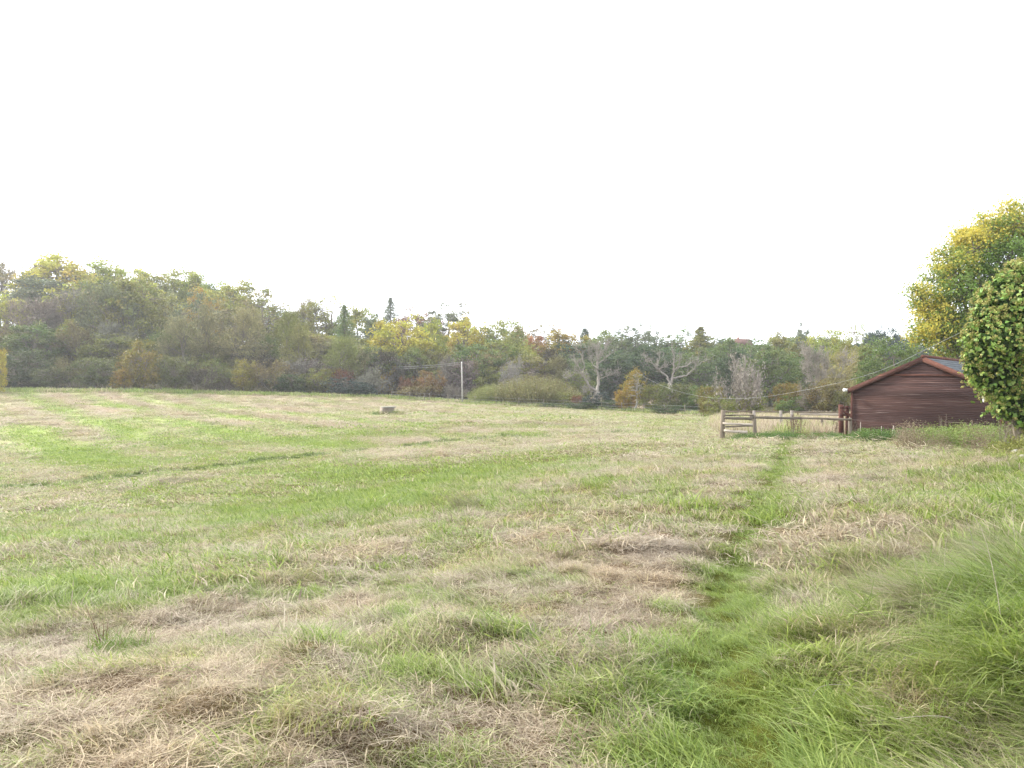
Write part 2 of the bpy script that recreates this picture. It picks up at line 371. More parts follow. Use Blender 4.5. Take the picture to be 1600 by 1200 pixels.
M_BARK = bark_mat('bark', (.10, .085, .065), (.25, .22, .175))
M_DEAD = bark_mat('weathered_dead_wood', (.15, .135, .11), (.34, .31, .27))
M_BIRCH = bark_mat('pale_birch_bark', (.20, .185, .16), (.42, .40, .36))
def wood_mat(name, a, b, grain=(14, 14, 1.5), dirt=None):
    m, t, _, _ = new_mat(name); tc = N(t, 'ShaderNodeTexCoord').outputs['Object']
    mp = N(t, 'ShaderNodeMapping'); mp.inputs['Scale'].default_value = grain; t.links.new(tc, mp.inputs[0])
    rnd = N(t, 'ShaderNodeObjectInfo').outputs['Random']
    off = N(t, 'ShaderNodeCombineXYZ'); t.links.new(mth(t, 'MULTIPLY', rnd, 50.0), off.inputs[0]); t.links.new(off.outputs[0], mp.inputs['Location'])
    n = noise_n(t, 1.0, 6, mp.outputs[0], .65); colr = ramp(t, n, [(.3, a), (.68, b)])
    colr = mixcol(t, 1.0, colr, mixcol(t, rnd, (.78, .78, .8), (1.2, 1.15, 1.12)), 'MULTIPLY')
    if dirt is not None:
        mp2 = N(t, 'ShaderNodeMapping'); mp2.inputs['Scale'].default_value = dirt[1]; t.links.new(tc, mp2.inputs[0]); t.links.new(off.outputs[0], mp2.inputs['Location'])
        d = noise_n(t, 1.0, 4, mp2.outputs[0], .6)
        colr = mixcol(t, mth(t, 'MULTIPLY', mth(t, 'SUBTRACT', d, dirt[2], clamp=True), 9.0, clamp=True), colr, dirt[0])
    finish(t, colr, .85, .15, bump=n, bstr=.5, bdist=.01)
    return m
M_POST = wood_mat('grey_fence_wood', (.10, .085, .065), (.25, .215, .17), (12, 12, 2))
M_RAIL = wood_mat('grey_rail_wood', (.095, .08, .062), (.22, .19, .15), (2, 12, 12))
M_PALE = wood_mat('pale_bare_wood', (.26, .225, .19), (.50, .46, .40), (2, 14, 14))
M_BOARD = wood_mat('dark_red_stained_boards', (.064, .036, .032), (.116, .068, .060), (1.2, 10, 26), dirt=((.34, .25, .22), (.45, 6, 30), .60))
M_TRIM = wood_mat('red_brown_bargeboard', (.065, .028, .022), (.12, .056, .042), (3, 10, 10), dirt=((.20, .10, .06), (1.0, 5, 9), .60))
def plain(name, a, b=None, sc=8, rough=.8, spec=.2, metal=0):
    m, t, _, _ = new_mat(name); tc = N(t, 'ShaderNodeTexCoord').outputs['Object']; n = noise_n(t, sc, 5, tc, .6)
    finish(t, ramp(t, n, [(.3, a), (.7, b or a)]), rough, spec, bump=n, bstr=.3, bdist=.01); return m
M_SLATE = plain('grey_slate', (.08, .09, .10), (.17, .18, .19), 3, .9, .1)
M_WHITE = plain('white_plastic', (.72, .72, .70), (.8, .8, .78), 5, .5)
M_CONC = plain('concrete', (.22, .22, .19), (.38, .37, .33), 6, .9)
M_BRICK = plain('old_brick', (.19, .155, .125), (.32, .27, .22), 9, .9)
M_WIRE = plain('galvanised_wire', (.30, .31, .31), (.45, .46, .46), 5, .5, .4)
M_CABLE = plain('overhead_cable', (.30, .31, .31), (.36, .37, .37), 5, .5, .3)
M_REDROOF = plain('red_roof_tiles', (.09, .05, .04), (.15, .085, .065), 3, .9)
M_WALLFAR = plain('brick_house_wall', (.22, .12, .09), (.30, .17, .12), 3, .9)
M_STONE = plain('pale_stone', (.28, .27, .24), (.42, .40, .36), 8, .9)

# ------------------------------------------------------------------ ground sheet
ang = np.concatenate([np.linspace(-180, -46, 60, endpoint=False), np.linspace(-46, 46, 430), np.linspace(48, 180, 60)[:-1]]) * math.pi / 180
rad = np.exp(np.linspace(math.log(.35), math.log(1600), 430))
A, Rr = np.meshgrid(ang, rad); GXw = Rr * np.sin(A); GYw = Rr * np.cos(A)
gx = np.append(GXw.ravel(), 0); gyw = np.append(GYw.ravel(), 0)
gz = H(gx, gyw)
sp = straw(gx, gyw); pxs, _ = project(gx, np.maximum(gyw, 1), gz)
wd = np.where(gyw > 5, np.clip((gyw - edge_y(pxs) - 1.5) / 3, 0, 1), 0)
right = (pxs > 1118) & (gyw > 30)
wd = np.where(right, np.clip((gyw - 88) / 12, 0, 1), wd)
sp = np.where(right & (gyw > 37), np.clip(.85 + .3 * fbm(gx, gyw, 5, 77), 0, 1), sp)
behind = (pxs > 930) & (pxs < 1118) & (gyw > edge_y(pxs) + 12) & (gyw < 152)   # pale rough meadow behind the hedge
wd = np.where(behind, .1, wd); sp = np.where(behind, .9, sp)
na = len(ang); nr = len(rad)
ii, jj = np.meshgrid(np.arange(nr - 1), np.arange(na), indexing='ij'); jn = (jj + 1) % na
Q = np.stack([ii * na + jj, ii * na + jn, (ii + 1) * na + jn, (ii + 1) * na + jj], -1).reshape(-1, 4)
tri = np.stack([np.arange(na), np.full(na, nr * na), (np.arange(na) + 1) % na], -1)
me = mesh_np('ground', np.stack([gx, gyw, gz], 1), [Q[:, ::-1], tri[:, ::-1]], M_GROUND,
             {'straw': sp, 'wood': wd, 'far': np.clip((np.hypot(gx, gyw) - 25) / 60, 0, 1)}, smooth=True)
ground = obj('ground', me); tag(ground, kind='structure')
if me.polygons[len(me.polygons) // 2].normal.z < 0: me.flip_normals()

# ------------------------------------------------------------------ grass
def blades(n, rad, h0, h1, w, lean, dirn=None, wild=.5, flat=False, rs=None, dry=0.0):
    """a clump of n curved blades, three segments each"""
    rs = rs or rng
    a = rs.random(n) * 2 * np.pi; rr = rad * np.sqrt(rs.random(n)); P = np.stack([rr * np.cos(a), rr * np.sin(a), np.zeros(n)], 1)
    hh = h0 + (h1 - h0) * rs.random(n) ** 1.3; wa = rs.random(n) * 2 * np.pi
    if dirn is not None: wa = dirn + rs.normal(size=n) * wild
    d = np.stack([np.cos(wa), np.sin(wa), np.zeros(n)], 1); s = np.stack([-np.sin(wa + rs.normal(size=n) * .8), np.cos(wa), np.zeros(n)], 1)
    ln = lean * (.4 + 1.1 * rs.random(n)); up = np.array([0, 0, 1.0])
    if flat:
        P[:, 2] = rs.random(n) * .05 * (hh / .2); rise = rs.normal(size=n) * .16
        k = [P + d * (hh * q)[:, None] + up * (rise * hh * q * (1.6 - q))[:, None] + s * (rs.normal(size=n) * hh * .12 * q)[:, None] for q in (0, .35, .7, 1)]
    else:
        P[:, 2] = -.02
        k = [P + up * (hh * (q - .35 * np.minimum(ln, 1.2) * q * q))[:, None] + d * (hh * ln * q ** 1.9)[:, None] for q in (0, .35, .7, 1)]
    ww = w * (.6 + .8 * rs.random(n)); V = []
    for q, (p, f) in enumerate(zip(k[:3], (.8, 1, .7))): V += [p - s * (ww * f / 2)[:, None], p + s * (ww * f / 2)[:, None]]
    V.append(k[3]); V = np.stack(V, 1).reshape(-1, 3)
    b = np.arange(n)[:, None] * 7
    Q = np.concatenate([b + np.array([[0, 1, 3, 2]]), b + np.array([[2, 3, 5, 4]])]); T = b + np.array([[4, 5, 6]])
    v = np.clip(rs.random(n) + dry, 0, 1); c = rs.random(n)
    return V, Q, T, np.repeat(v, 7), np.repeat(c, 7)

def clump(name, specs):
    mb = MB()
    for s in specs: mb.add(*blades(**s)) if False else (lambda V, Q, T, v, c: mb.add(V, Q, T, v, c))(*blades(**s))
    return bpy.data.objects.new(name, mb.mesh(name, M_GRASS))

def coll(name, obs):
    c = bpy.data.collections.new(name)
    for o in obs: c.objects.link(o)
    return c

def scatter(name, label, X, Y, collection, npick, tint, scl, tilt=0.1, face=None, sink=0.0, pick=None, rs=rng):
    n = len(X); Z = H(X, Y) - sink
    me = bpy.data.meshes.new(name); me.vertices.add(n); me.vertices.foreach_set('co', np.stack([X, Y, Z], 1).astype(np.float32).ravel())
    rot = np.stack([rs.normal(size=n) * tilt, rs.normal(size=n) * tilt, rs.random(n) * 2 * np.pi if face is None else face + rs.normal(size=n) * .35], 1)
    for nm, ty, val, key in (('rot', 'FLOAT_VECTOR', rot, 'vector'), ('scl', 'FLOAT', scl, 'value'), ('tint', 'FLOAT', tint, 'value')):
        a = me.attributes.new(nm, ty, 'POINT'); a.data.foreach_set(key, np.asarray(val, np.float32).ravel())
    a = me.attributes.new('pick', 'INT', 'POINT'); a.data.foreach_set('value', (rs.integers(0, npick, n) if pick is None else pick).astype(np.int32))
    o = obj(name, me); tag(o, label, 'grass', kind='stuff')
    ng = bpy.data.node_groups.new(name, 'GeometryNodeTree')
    ng.interface.new_socket('Geometry', in_out='INPUT', socket_type='NodeSocketGeometry'); ng.interface.new_socket('Geometry', in_out='OUTPUT', socket_type='NodeSocketGeometry')
    gi = ng.nodes.new('NodeGroupInput'); go = ng.nodes.new('NodeGroupOutput'); ip = ng.nodes.new('GeometryNodeInstanceOnPoints'); mp_ = ng.nodes.new('GeometryNodeMeshToPoints')
    ci = ng.nodes.new('GeometryNodeCollectionInfo'); ci.inputs['Collection'].default_value = collection; ci.inputs['Separate Children'].default_value = True; ci.inputs['Reset Children'].default_value = True
    def na_(nm, ty):
        q = ng.nodes.new('GeometryNodeInputNamedAttribute'); q.data_type = ty; q.inputs[0].default_value = nm; return q.outputs['Attribute']
    L = ng.links; L.new(gi.outputs[0], mp_.inputs[0]); L.new(mp_.outputs[0], ip.inputs['Points']); L.new(ci.outputs[0], ip.inputs['Instance'])
    ip.inputs['Pick Instance'].default_value = True; L.new(na_('pick', 'INT'), ip.inputs['Instance Index'])
    L.new(na_('rot', 'FLOAT_VECTOR'), ip.inputs['Rotation']); L.new(na_('scl', 'FLOAT'), ip.inputs['Scale']); L.new(ip.outputs[0], go.inputs[0])
    md = o.modifiers.new('scatter', 'NODES'); md.node_group = ng
    return o

def ring_points(r0, r1, dens, half=41, rs=rng):
    n = int(dens * (r1 * r1 - r0 * r0) * R(half))
    r = np.sqrt(r0 * r0 + (r1 * r1 - r0 * r0) * rs.random(n)); a = (rs.random(n) * 2 - 1) * R(half)
    return r * np.sin(a), r * np.cos(a)

WIND = R(200)
def tier(k):                                     # blade width and clump size grow with the ring they are meant for
    w = [.0036, .009, .026, .060][k]; rd = [.11, .26, .65, 1.1][k]; n = [46, 75, 85, 90][k]
    g = [clump('green_tuft', [dict(n=n, rad=rd, h0=.04, h1=[.13, .14, .14, .16][k], w=w * (1.25 if k == 0 else 1), lean=1.0, dirn=0.0, wild=.9)]) for _ in range(3)]
    s = [clump('straw_mat', [dict(n=n, rad=rd, h0=[.03, .06, .14, .25][k], h1=[.13, .20, .38, .6][k], w=w * .68, lean=0, flat=True), dict(n=n // 7, rad=rd, h0=.04, h1=.10, w=w, lean=1.0)]) for _ in range(3)]
    l = [clump('long_grass', [dict(n=n, rad=rd * .9, h0=.12, h1=.40, w=w * (1.6 if k == 0 else 1.2), lean=1.0, dirn=0.0, wild=1.0), dict(n=n // 5, rad=rd, h0=.2, h1=.5, w=w * .6, lean=1.5, dirn=0.0, wild=.5, dry=.75)]) for _ in range(3)]
    return coll('sward_%d' % k, [x for x in g + s + l])
# (collection index order is alphabetical: green_tuft*, long_grass*, straw_mat*)
for k, (r0, r1, dens) in enumerate([(1.9, 9, 290), (8, 24, 42), (22, 60, 6.0), (56, 152, 1.5)]):
    X, Y = ring_points(r0, r1, dens)
    pxp, pyp = project(X, Y, Hbase(X, Y))
    keep = (Y > 1) & (Y < np.where(pxp > 1118, 37.5, edge_y(pxp) + 1))
    dsh = np.hypot(X - 18.5, Y - 37) < 4.2
    X, Y = X[keep & ~dsh], Y[keep & ~dsh]
    S_ = straw(X, Y); Lg = length(X, Y); u = rng.random(len(X))
    isl = (Lg > .34) & (u < (Lg - .15) * 1.15); iss = ~isl & (rng.random(len(X)) < (S_ - .28) * 1.75)
    pick = np.where(isl, 3, np.where(iss, 6, 0)) + rng.integers(0, 3, len(X))
    scl = np.where(isl, .40 + .62 * Lg + .5 * np.clip(fbm(X, Y, .7, 95, 2), -.5, 1), .7 + .6 * rng.random(len(X))) * np.where(~isl & ~iss, .75 + 1.1 * Lg, 1)
    dP = polyd(X, Y, PATH); scl = np.where(dP < .2 + .008 * np.hypot(X, Y), np.clip(scl * .6, .5, .75), scl); scl = scl * (1 + .9 * np.clip(fbm(X, Y, .45, 91, 2), 0, 1) * (r0 < 20))
    face = WIND + 1.6 * fbm(X, Y, 1.6, 61, 3) * 2 + np.where(~iss, rng.normal(size=len(X)) * .7, rng.random(len(X)) * 6)
    tn = np.clip(S_ + rng.normal(size=len(X)) * .10, 0, 1); od = rng.random(len(X)) < (.03, .06, .10, .08)[k] * (1 + 1.5 * fbm(X, Y, 2.5, 97, 2)); scl = np.where(od & (dP > .5) & ~iss, scl * (1.3, 1.4, 1.45, 1.4)[k], scl); tn = np.where(od, np.where(rng.random(len(X)) < .5, 0, tn * .6 + .3), tn)
    if k: dd_ = polyd(X, Y, DITCH); pick = np.where(dd_ < .45, 3, pick); scl = np.where(dd_ < .45, .55 / (1, 1, 1.6, 2.2)[k] + 0 * scl, scl)
    scatter('grass', ['near sward of green tufts and dry cut grass in the foreground', 'middle sward of mown green and straw grass', 'sloping field of mown grass beyond the foreground brow', 'far mown field of green and straw stripes before the trees'][k],
            X, Y, tier(k), 9, tn, scl, .12, face, pick=pick)
q_ = []
for (ax, ay), (bx, by) in zip(DITCH[:-1], DITCH[1:]):
    m_ = int(math.hypot(bx - ax, by - ay) * 15) + 1; u_ = rng.random(m_); q_.append(np.stack([ax + (bx - ax) * u_, ay + (by - ay) * u_], 1))
q_ = np.concatenate(q_); q_ = q_[fbm(q_[:, 0], q_[:, 1], 2.2, 66, 2) > -.22]; q_ = q_ + rng.normal(size=q_.shape) * .26
Vb = [blades(n=60, rad=.32, h0=.16, h1=.46, w=.03, lean=.8, dirn=0.0, wild=1.2) for _ in range(3)]; rc = []
for V_, Q_, T_2, v_, c_ in Vb: B = MB(); B.add(V_, Q_, T_2, v_, c_); o = bpy.data.objects.new('rush', B.mesh('rush', None)); rc.append(o)
def rush_mat():
    m, t, _, _ = new_mat('dark_shaded_ditch_grass'); finish(t, mixcol(t, attr(t, 'c'), (.06, .10, .026), (.17, .22, .06)), .6, .2, .15); return m  # dark rush green, with the ditch's shade also put into the colour
mr = rush_mat()
for o in rc: o.data.materials.clear(); o.data.materials.append(mr)
scatter('ditch_grass', 'dark coarse grass growing in the winding field ditch, darkened further for its shade', q_[:, 0], q_[:, 1], coll('rushes', rc), 3, np.zeros(len(q_)), (.38 + .45 * rng.random(len(q_))) * np.clip(1 + (q_[:, 0] + 15) * .04, 1, 1.25), .12)
# tall pale rough grass behind the rail fence and along the foot of the hedges
mb_l = [clump('rough_grass', [dict(n=70, rad=.5, h0=.35, h1=.85, w=.020, lean=.35)]) for _ in range(3)]
cr = coll('rough', mb_l)
X, Y = ring_points(33, 86, 2.6); pxp, pyp = project(X, Y, Hbase(X, Y))
k_ = (pxp > 1118) & (Y > 37.5) & (np.hypot(X - 18.5, Y - 37.5) > 4.5) & (fbm(X, Y, 3.0, 44, 2) > -.35); X, Y = X[k_], Y[k_]
scatter('rough_grass', 'tall pale dead grass standing behind the rail fence', X, Y, cr, 3, np.clip(.75 + 1.1 * fbm(X, Y, 3, 88), 0, 1), (.45 + .65 * rng.random(len(X))) * (1 + .5 * fbm(X, Y, 2.0, 48, 2)), .1)
pe = rng.random(1500) * 1250 - 60; Ye = edge_y(pe) + rng.normal(size=1500) * .8 + .5; Xe = (pe - 800) / F_PX * Ye
crf = coll('verge', [clump('verge_grass', [dict(n=60, rad=.9, h0=.2, h1=.75, w=.05, lean=.5)]) for _ in range(3)])
scatter('verge_grass', 'uncut verge of long grass along the foot of the far trees', Xe, Ye, crf, 3, np.clip(.35 + .5 * fbm(Xe, Ye, 6, 89), 0, 1), .6 + .6 * rng.random(1500), .1)
# pale meadow behind the far hedge, seen through the gap under the dead oak
n = 1500; pm = 925 + rng.random(n) * 200; Ym = edge_y(pm) + 14 + rng.random(n) * 34; Xm = (pm - 800) / F_PX * Ym
scatter('meadow_grass', 'pale dead meadow grass glimpsed behind the dead oak', Xm, Ym, crf, 3, np.full(n, .95), .8 + .6 * rng.random(n), .1)

# ------------------------------------------------------------------ autumn haze
def haze():
    B = MB(); B.box(-1700, 1700, -1700, 1700, -60, 75); o = obj('haze', B.mesh('haze', None))
    m = bpy.data.materials.new('autumn_haze'); m.use_nodes = True; t = m.node_tree; t.nodes.clear()
    v = t.nodes.new('ShaderNodeVolumePrincipled'); v.inputs['Density'].default_value = HAZE; v.inputs['Color'].default_value = (.9, .93, 1, 1); v.inputs['Anisotropy'].default_value = .3
    q = t.nodes.new('ShaderNodeOutputMaterial'); t.links.new(v.outputs[0], q.inputs['Volume']); o.data.materials.clear(); o.data.materials.append(m); o['kind'] = 'stuff'
HAZE = .0004
if HAZE: haze()

# ------------------------------------------------------------------ tree prototypes
def limbs(mb, rs, H_, trunk_r, ends, start=.25, lean=0.0):
    """trunk and curved limbs to the given end points; returns points along the limbs"""
    top = H_ * .72; n = 8; zs = np.linspace(-.4, top, n)
    P = np.stack([np.cumsum(rs.normal(size=n) * .12) + lean * zs, np.cumsum(rs.normal(size=n) * .12), zs], 1); P[0, :2] = 0
    mb.tube(P, trunk_r * np.linspace(1.1, .35, n) * np.where(np.arange(n) == 0, 1.4, 1), 7)
    pts = [P[n // 2:]]
    for e in ends:
        z0 = min(H_ * (start + rs.random() * .3), e[2] * .8); b = np.array([np.interp(z0, P[:, 2], P[:, 0]), np.interp(z0, P[:, 2], P[:, 1]), z0])
        q = np.linspace(0, 1, 6)[:, None]; mid = b * .45 + e * .55; mid[2] = max(b[2] + .3 * (e[2] - b[2]), b[2] * 1.02)
        C = (1 - q) ** 2 * b + 2 * q * (1 - q) * mid + q * q * e + rs.normal(size=(6, 3)) * .12 * q
        mb.tube(C, trunk_r * np.linspace(.45, .10, 6), 5); pts.append(C[2:])
    return np.concatenate(pts)

def broad(seed, Ht=12.0, W=9.0, base=.04, nl=10, nc=170, per=60, size=.38, cr=.75, gap=0.0, flat=.7, lump=.34, wide=.42):
    """a leafy crown: clumps of leaves over an uneven rounded envelope, carried on limbs"""
    rs = np.random.default_rng(seed); T = MB(); C = MB(); ph_ = rs.random(8) * 6.28
    def env(d):
        a = math.atan2(d[1], d[0]); e = math.asin(max(-1, min(1, d[2])))
        f = 1 - lump * (.5 + .25 * math.sin(3 * a + ph_[0] + 2 * e) + .25 * math.sin(5 * a + ph_[1] - 3 * e + ph_[2]) * math.cos(4 * e + ph_[3]))
        zc = Ht * (base + (1 - base) * wide); hh = (Ht - zc) if d[2] > 0 else (zc - Ht * base)
        return np.array([0, 0, zc]), np.array([W / 2, W / 2, hh]) * f / (1 - lump * .25) * np.array([1 + .35 * max(d[2], 0), 1 + .35 * max(d[2], 0), 1])
    ends = []
    for i in range(nl):
        d = rs.normal(size=3); d[2] = d[2] * .8 + .25; d /= np.linalg.norm(d); c0, s0 = env(d); ends.append(c0 + d * s0 * .62)
    pts = limbs(T, rs, Ht, .024 * Ht, ends)
    holes = rs.normal(size=(7, 3)); holes /= np.linalg.norm(holes, axis=1)[:, None]
    for i in range(nc):
        d = rs.normal(size=3); d[2] += .12; d /= np.linalg.norm(d); c0, s0 = env(d)
        if gap and (holes @ d).max() > 1 - gap: continue
        p = c0 + d * s0 * (.62 + .36 * rs.random() ** .6); p[2] = min(p[2], Ht * .99)
        j = np.argmin(((pts - p) ** 2).sum(1)); a = pts[j]; m = (a + p) / 2 + rs.normal(size=3) * .12
        T.tube(np.array([a, m, p]), [.055, .035, .015], 4, cap=False)
        n = int(per * (.45 + 1.1 * rs.random())); r = cr * (.55 + .75 * rs.random())
        L = p + rs.normal(size=(n, 3)) * np.array([r, r, r * flat]) * .62
        C.leaves(L, size, up=.6, c=np.clip(rs.normal(.5, .24), 0, 1), rs=rs, v=np.clip(rs.random(n) * .75 + (rs.random() - .4) * .5, 0, 1))
    return T, C

def twiggy(seed, Ht=12.0, W=9.0, n1=8, leafn=500, wt=.05, tw=2400, spread=1.0, trunk=True, size=.26):
    rs = np.random.default_rng(seed); T = MB(); C = MB(); tips = []
    def grow(p, d, L, r, lv):
        n = 5; P = [p]
        for i in range(n):
            d = d + rs.normal(size=3) * .16 + np.array([0, 0, .06]); d = d / np.linalg.norm(d); P.append(P[-1] + d * L / n)
        P = np.array(P); T.tube(P, np.linspace(r, r * .45, n + 1), 6 if lv == 0 else 4, cap=False)
        if lv >= 3: tips.append(P); return
        k = [n1, 5, 4][lv]
        for i in range(k):
            q = .35 + .65 * (i + rs.random()) / k if lv else .25 + .75 * (i + rs.random()) / k
            b = P[0] + (P[-1] - P[0]) * q; j = int(q * n); b = P[min(j, n - 1)] * (1 - (q * n - j)) + P[min(j + 1, n)] * (q * n - j)
            ax = rs.normal(size=3); ax -= ax.dot(d) * d; ax /= np.linalg.norm(ax) + 1e-9
            nd = d * .75 + ax * .75 * spread; grow(b, nd / np.linalg.norm(nd), L * (.62 if lv else .55) * (1.15 - .4 * q), r * .42, lv + 1)
    if trunk: grow(np.array([0, 0, -.3]), np.array([0, 0, 1.0]), Ht * .62, Ht * .02, 0)
    else:
        for i in range(7):
            a = i * .9 + rs.random(); d = np.array([math.cos(a) * .5 * spread, math.sin(a) * .5 * spread, 1.0]); grow(np.array([.3 * math.cos(a), .3 * math.sin(a), -.2]), d / np.linalg.norm(d), Ht * .5, Ht * .011, 1)
    TP = np.concatenate(tips); i = rs.integers(0, len(TP), tw); P0 = TP[i]
    out = P0 - np.array([0, 0, Ht * .35]); out /= np.linalg.norm(out, axis=1)[:, None]
    P1 = P0 + (out * .7 + rs.normal(size=(tw, 3)) * .55 + np.array([0, 0, .25])) * Ht * .065 * (.5 + rs.random((tw, 1)))
    C.ribbons(P0, P1, wt, rs=rs, c=.5)
    if leafn:
        i = rs.integers(0, tw, leafn); C.leaves(P1[i] + rs.normal(size=(leafn, 3)) * .25, size, rs=rs, c=rs.random(leafn))
    V = np.concatenate(C.V); sx = W / 2 / np.percentile(np.hypot(V[:, 0], V[:, 1]), 97); sz = Ht / np.percentile(V[:, 2], 99.7)
    for B in (T, C): B.V = [q * np.array([sx, sx, sz]) for q in B.V]
    return T, C

def conifer(seed, Ht=16.0, W=9.0):
    rs = np.random.default_rng(seed); T = MB(); C = MB(); T.tube([[0, 0, -.3], [0, 0, Ht * .5], [0, 0, Ht]], [.25, .15, .02], 6)
    for z in np.arange(Ht * .05, Ht * 1.0, .33):
        q = 1 - z / Ht; n = int(7 + 9 * q)
        for i in range(n):
            a = rs.random() * 6.28; r = W / 2 * q ** .75 * (.65 + .5 * rs.random()) + .08; e = np.array([math.cos(a) * r, math.sin(a) * r, z - r * .25]); b = np.array([0, 0, z])
            m_ = int(16 + 22 * q); u = rs.random((m_, 1)) ** .7; C.leaves(b + (e - b) * u + rs.normal(size=(m_, 3)) * .12, .30, up=.5, c=rs.random(), rs=rs, aspect=.4)
    return T, C

def shoots(seed, Ht=5.0, W=10.0, n=1500):
    """a dense bush of upright shoots"""
    rs = np.random.default_rng(seed); T = MB(); C = MB()
    a = rs.random(n) * 6.28; r = np.sqrt(rs.random(n)); P0 = np.stack([np.cos(a) * r * W * .36, np.sin(a) * r * W * .36, np.zeros(n)], 1)
    hh = Ht * np.sqrt(np.clip(1.02 - r ** 2 * .85, .1, 1)) * (.72 + .33 * rs.random(n)); P1 = P0 * np.array([1.38, 1.38, 1]) + np.stack([rs.normal(size=n) * .35, rs.normal(size=n) * .35, hh], 1)
    C.ribbons(P0, P1, .07, bend=.05, rs=rs, c=rs.random(n))
    for i in range(5):
        u = .3 + .68 * rs.random((n, 1)); C.leaves(P0 + (P1 - P0) * u + rs.normal(size=(n, 3)) * .16, .26, up=.1, aspect=.35, rs=rs, c=rs.random(n))
    for i in range(9): T.tube([P0[i] * .3 - np.array([0, 0, .2]), (P0[i] * .6 + P1[i]) / 2 * .8, P1[i] * .9], [.09, .05, .02], 5)
    return T, C

PROTO = {}
def reg(kind, TC, lm=None, bm=None, Ht=12.0, W=9.0):
    T, C = TC; PROTO.setdefault(kind, []).append((T.mesh('trunk', bm or M_BARK, True), C.mesh('crown', lm or M_LEAF), Ht, W))
for s in range(4): reg('broad', broad(100 + s, nl=11 + s))
for s in range(3): reg('open', broad(200 + s, nl=9, nc=150, per=40, size=.34, cr=.55, gap=.09, base=.1, lump=.5))
for s in range(3): reg('thin', broad(230 + s, nl=8, nc=55, per=24, size=.28, cr=.5, base=.3, lump=.5, wide=.6))
for s in range(4): reg('twig', twiggy(300 + s, leafn=1500, tw=2600), M_TWIG)
for s in range(3): reg('shrub', broad(400 + s, Ht=5, W=6, base=-.05, nl=9, nc=120, per=46, size=.25, cr=.5, wide=.4, lump=.62), Ht=5.0, W=6.0)
for s in range(3): reg('twigshrub', twiggy(500 + s, Ht=5, W=6, trunk=False, leafn=900, tw=2000, wt=.035, size=.2, spread=1.4), M_TWIG, Ht=5.0, W=6.0)
for s in range(2): reg('shoots', shoots(600 + s), Ht=5.0, W=10.0)
reg('conifer', conifer(700), Ht=16.0, W=9.0)
reg('pine', broad(720, Ht=9, W=9, base=.3, nl=12, nc=150, per=60, size=.3, cr=.55, lump=.25), Ht=9.0, W=9.0)
reg('birch', broad(730, Ht=7, W=3.4, base=.2, nl=9, nc=90, per=34, size=.17, cr=.38, wide=.4), bm=M_BIRCH, Ht=7.0, W=3.4)
reg('ivied', broad(740, Ht=9, W=4, base=.0, nl=12, nc=130, per=50, size=.26, cr=.5, wide=.5), Ht=9.0, W=4.0)

KIND_CAT = {'broad': 'tree', 'open': 'tree', 'thin': 'tree', 'twig': 'tree', 'shrub': 'shrub', 'twigshrub': 'shrub', 'shoots': 'shrub', 'conifer': 'tree', 'pine': 'tree', 'birch': 'tree', 'ivied': 'tree'}
KIND_NAME = {'broad': 'broadleaf_tree', 'open': 'open_oak_tree', 'thin': 'sparse_tree', 'twig': 'twiggy_tree', 'shrub': 'hedge_shrub', 'twigshrub': 'bare_shrub', 'shoots': 'willow_bush', 'conifer': 'conifer_tree', 'pine': 'pine_tree', 'birch': 'birch_tree', 'ivied': 'ivied_tree'}
cnt = {}
def plant(kind, px, ytop, wpx, Y, colr, label, group=None, sink=.0):
    i = cnt.get(kind, 0); cnt[kind] = i + 1
    tm, cm, Ht, W = PROTO[kind][i % len(PROTO[kind])]
    if Y > 171 and kind != 'conifer': wpx = wpx * 1.25
    X = (px - 800) / F_PX * Y; g = hz(X, Y) - sink; _, _, zt = at_depth(px, ytop, Y); h = max(zt - g, .8); w = wpx * Y / F_PX
    e = empty(KIND_NAME[kind], (X, Y, g), rng.random() * 6.28)
    if label is None:
        group = FILL_GROUP; seg = ('at its far left end', 'above the yellow-orange bush', 'below the open skyline oak', 'left of the pointed fir', 'behind the overhead pole', 'left of the dead oaks', 'behind the two dead oaks', 'behind the rail fence')[int(np.searchsorted([110, 290, 470, 620, 760, 880, 1110], px))]
        label = FILL_LABEL % (CN[tuple(colr)], seg)
    tag(e, label, KIND_CAT[kind], group)
    j = 1 + .12 * (rng.random(3) - .5)
    for nm, me in (('trunk', tm), ('crown', cm)):
        o = obj(nm, me, e); o.scale = (w / W * 1.05, w / W * 1.05, h / Ht * 1.02)
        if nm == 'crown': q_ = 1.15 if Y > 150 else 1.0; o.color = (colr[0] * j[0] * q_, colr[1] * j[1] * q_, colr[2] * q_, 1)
    return e

# leaf colours (linear, real-world values)
YEL = (.36, .32, .05); YG = (.27, .28, .05); OLV = (.19, .20, .05); GRN = (.12, .165, .045); DGR = (.068, .10, .036); GGR = (.13, .155, .08); BRN = (.19, .165, .075)
TAN = (.27, .245, .12); GRY = (.19, .17, .135); ORG = (.30, .17, .05); ROR = (.18, .09, .05); BLU = (.045, .065, .048); GOLD = (.27, .20, .035); WIL = (.22, .225, .075); DRK = (.085, .075, .05); PGY = (.25, .235, .20)
FILL_GROUP = 'undergrowth trees filling the wood'; FILL_LABEL = ''

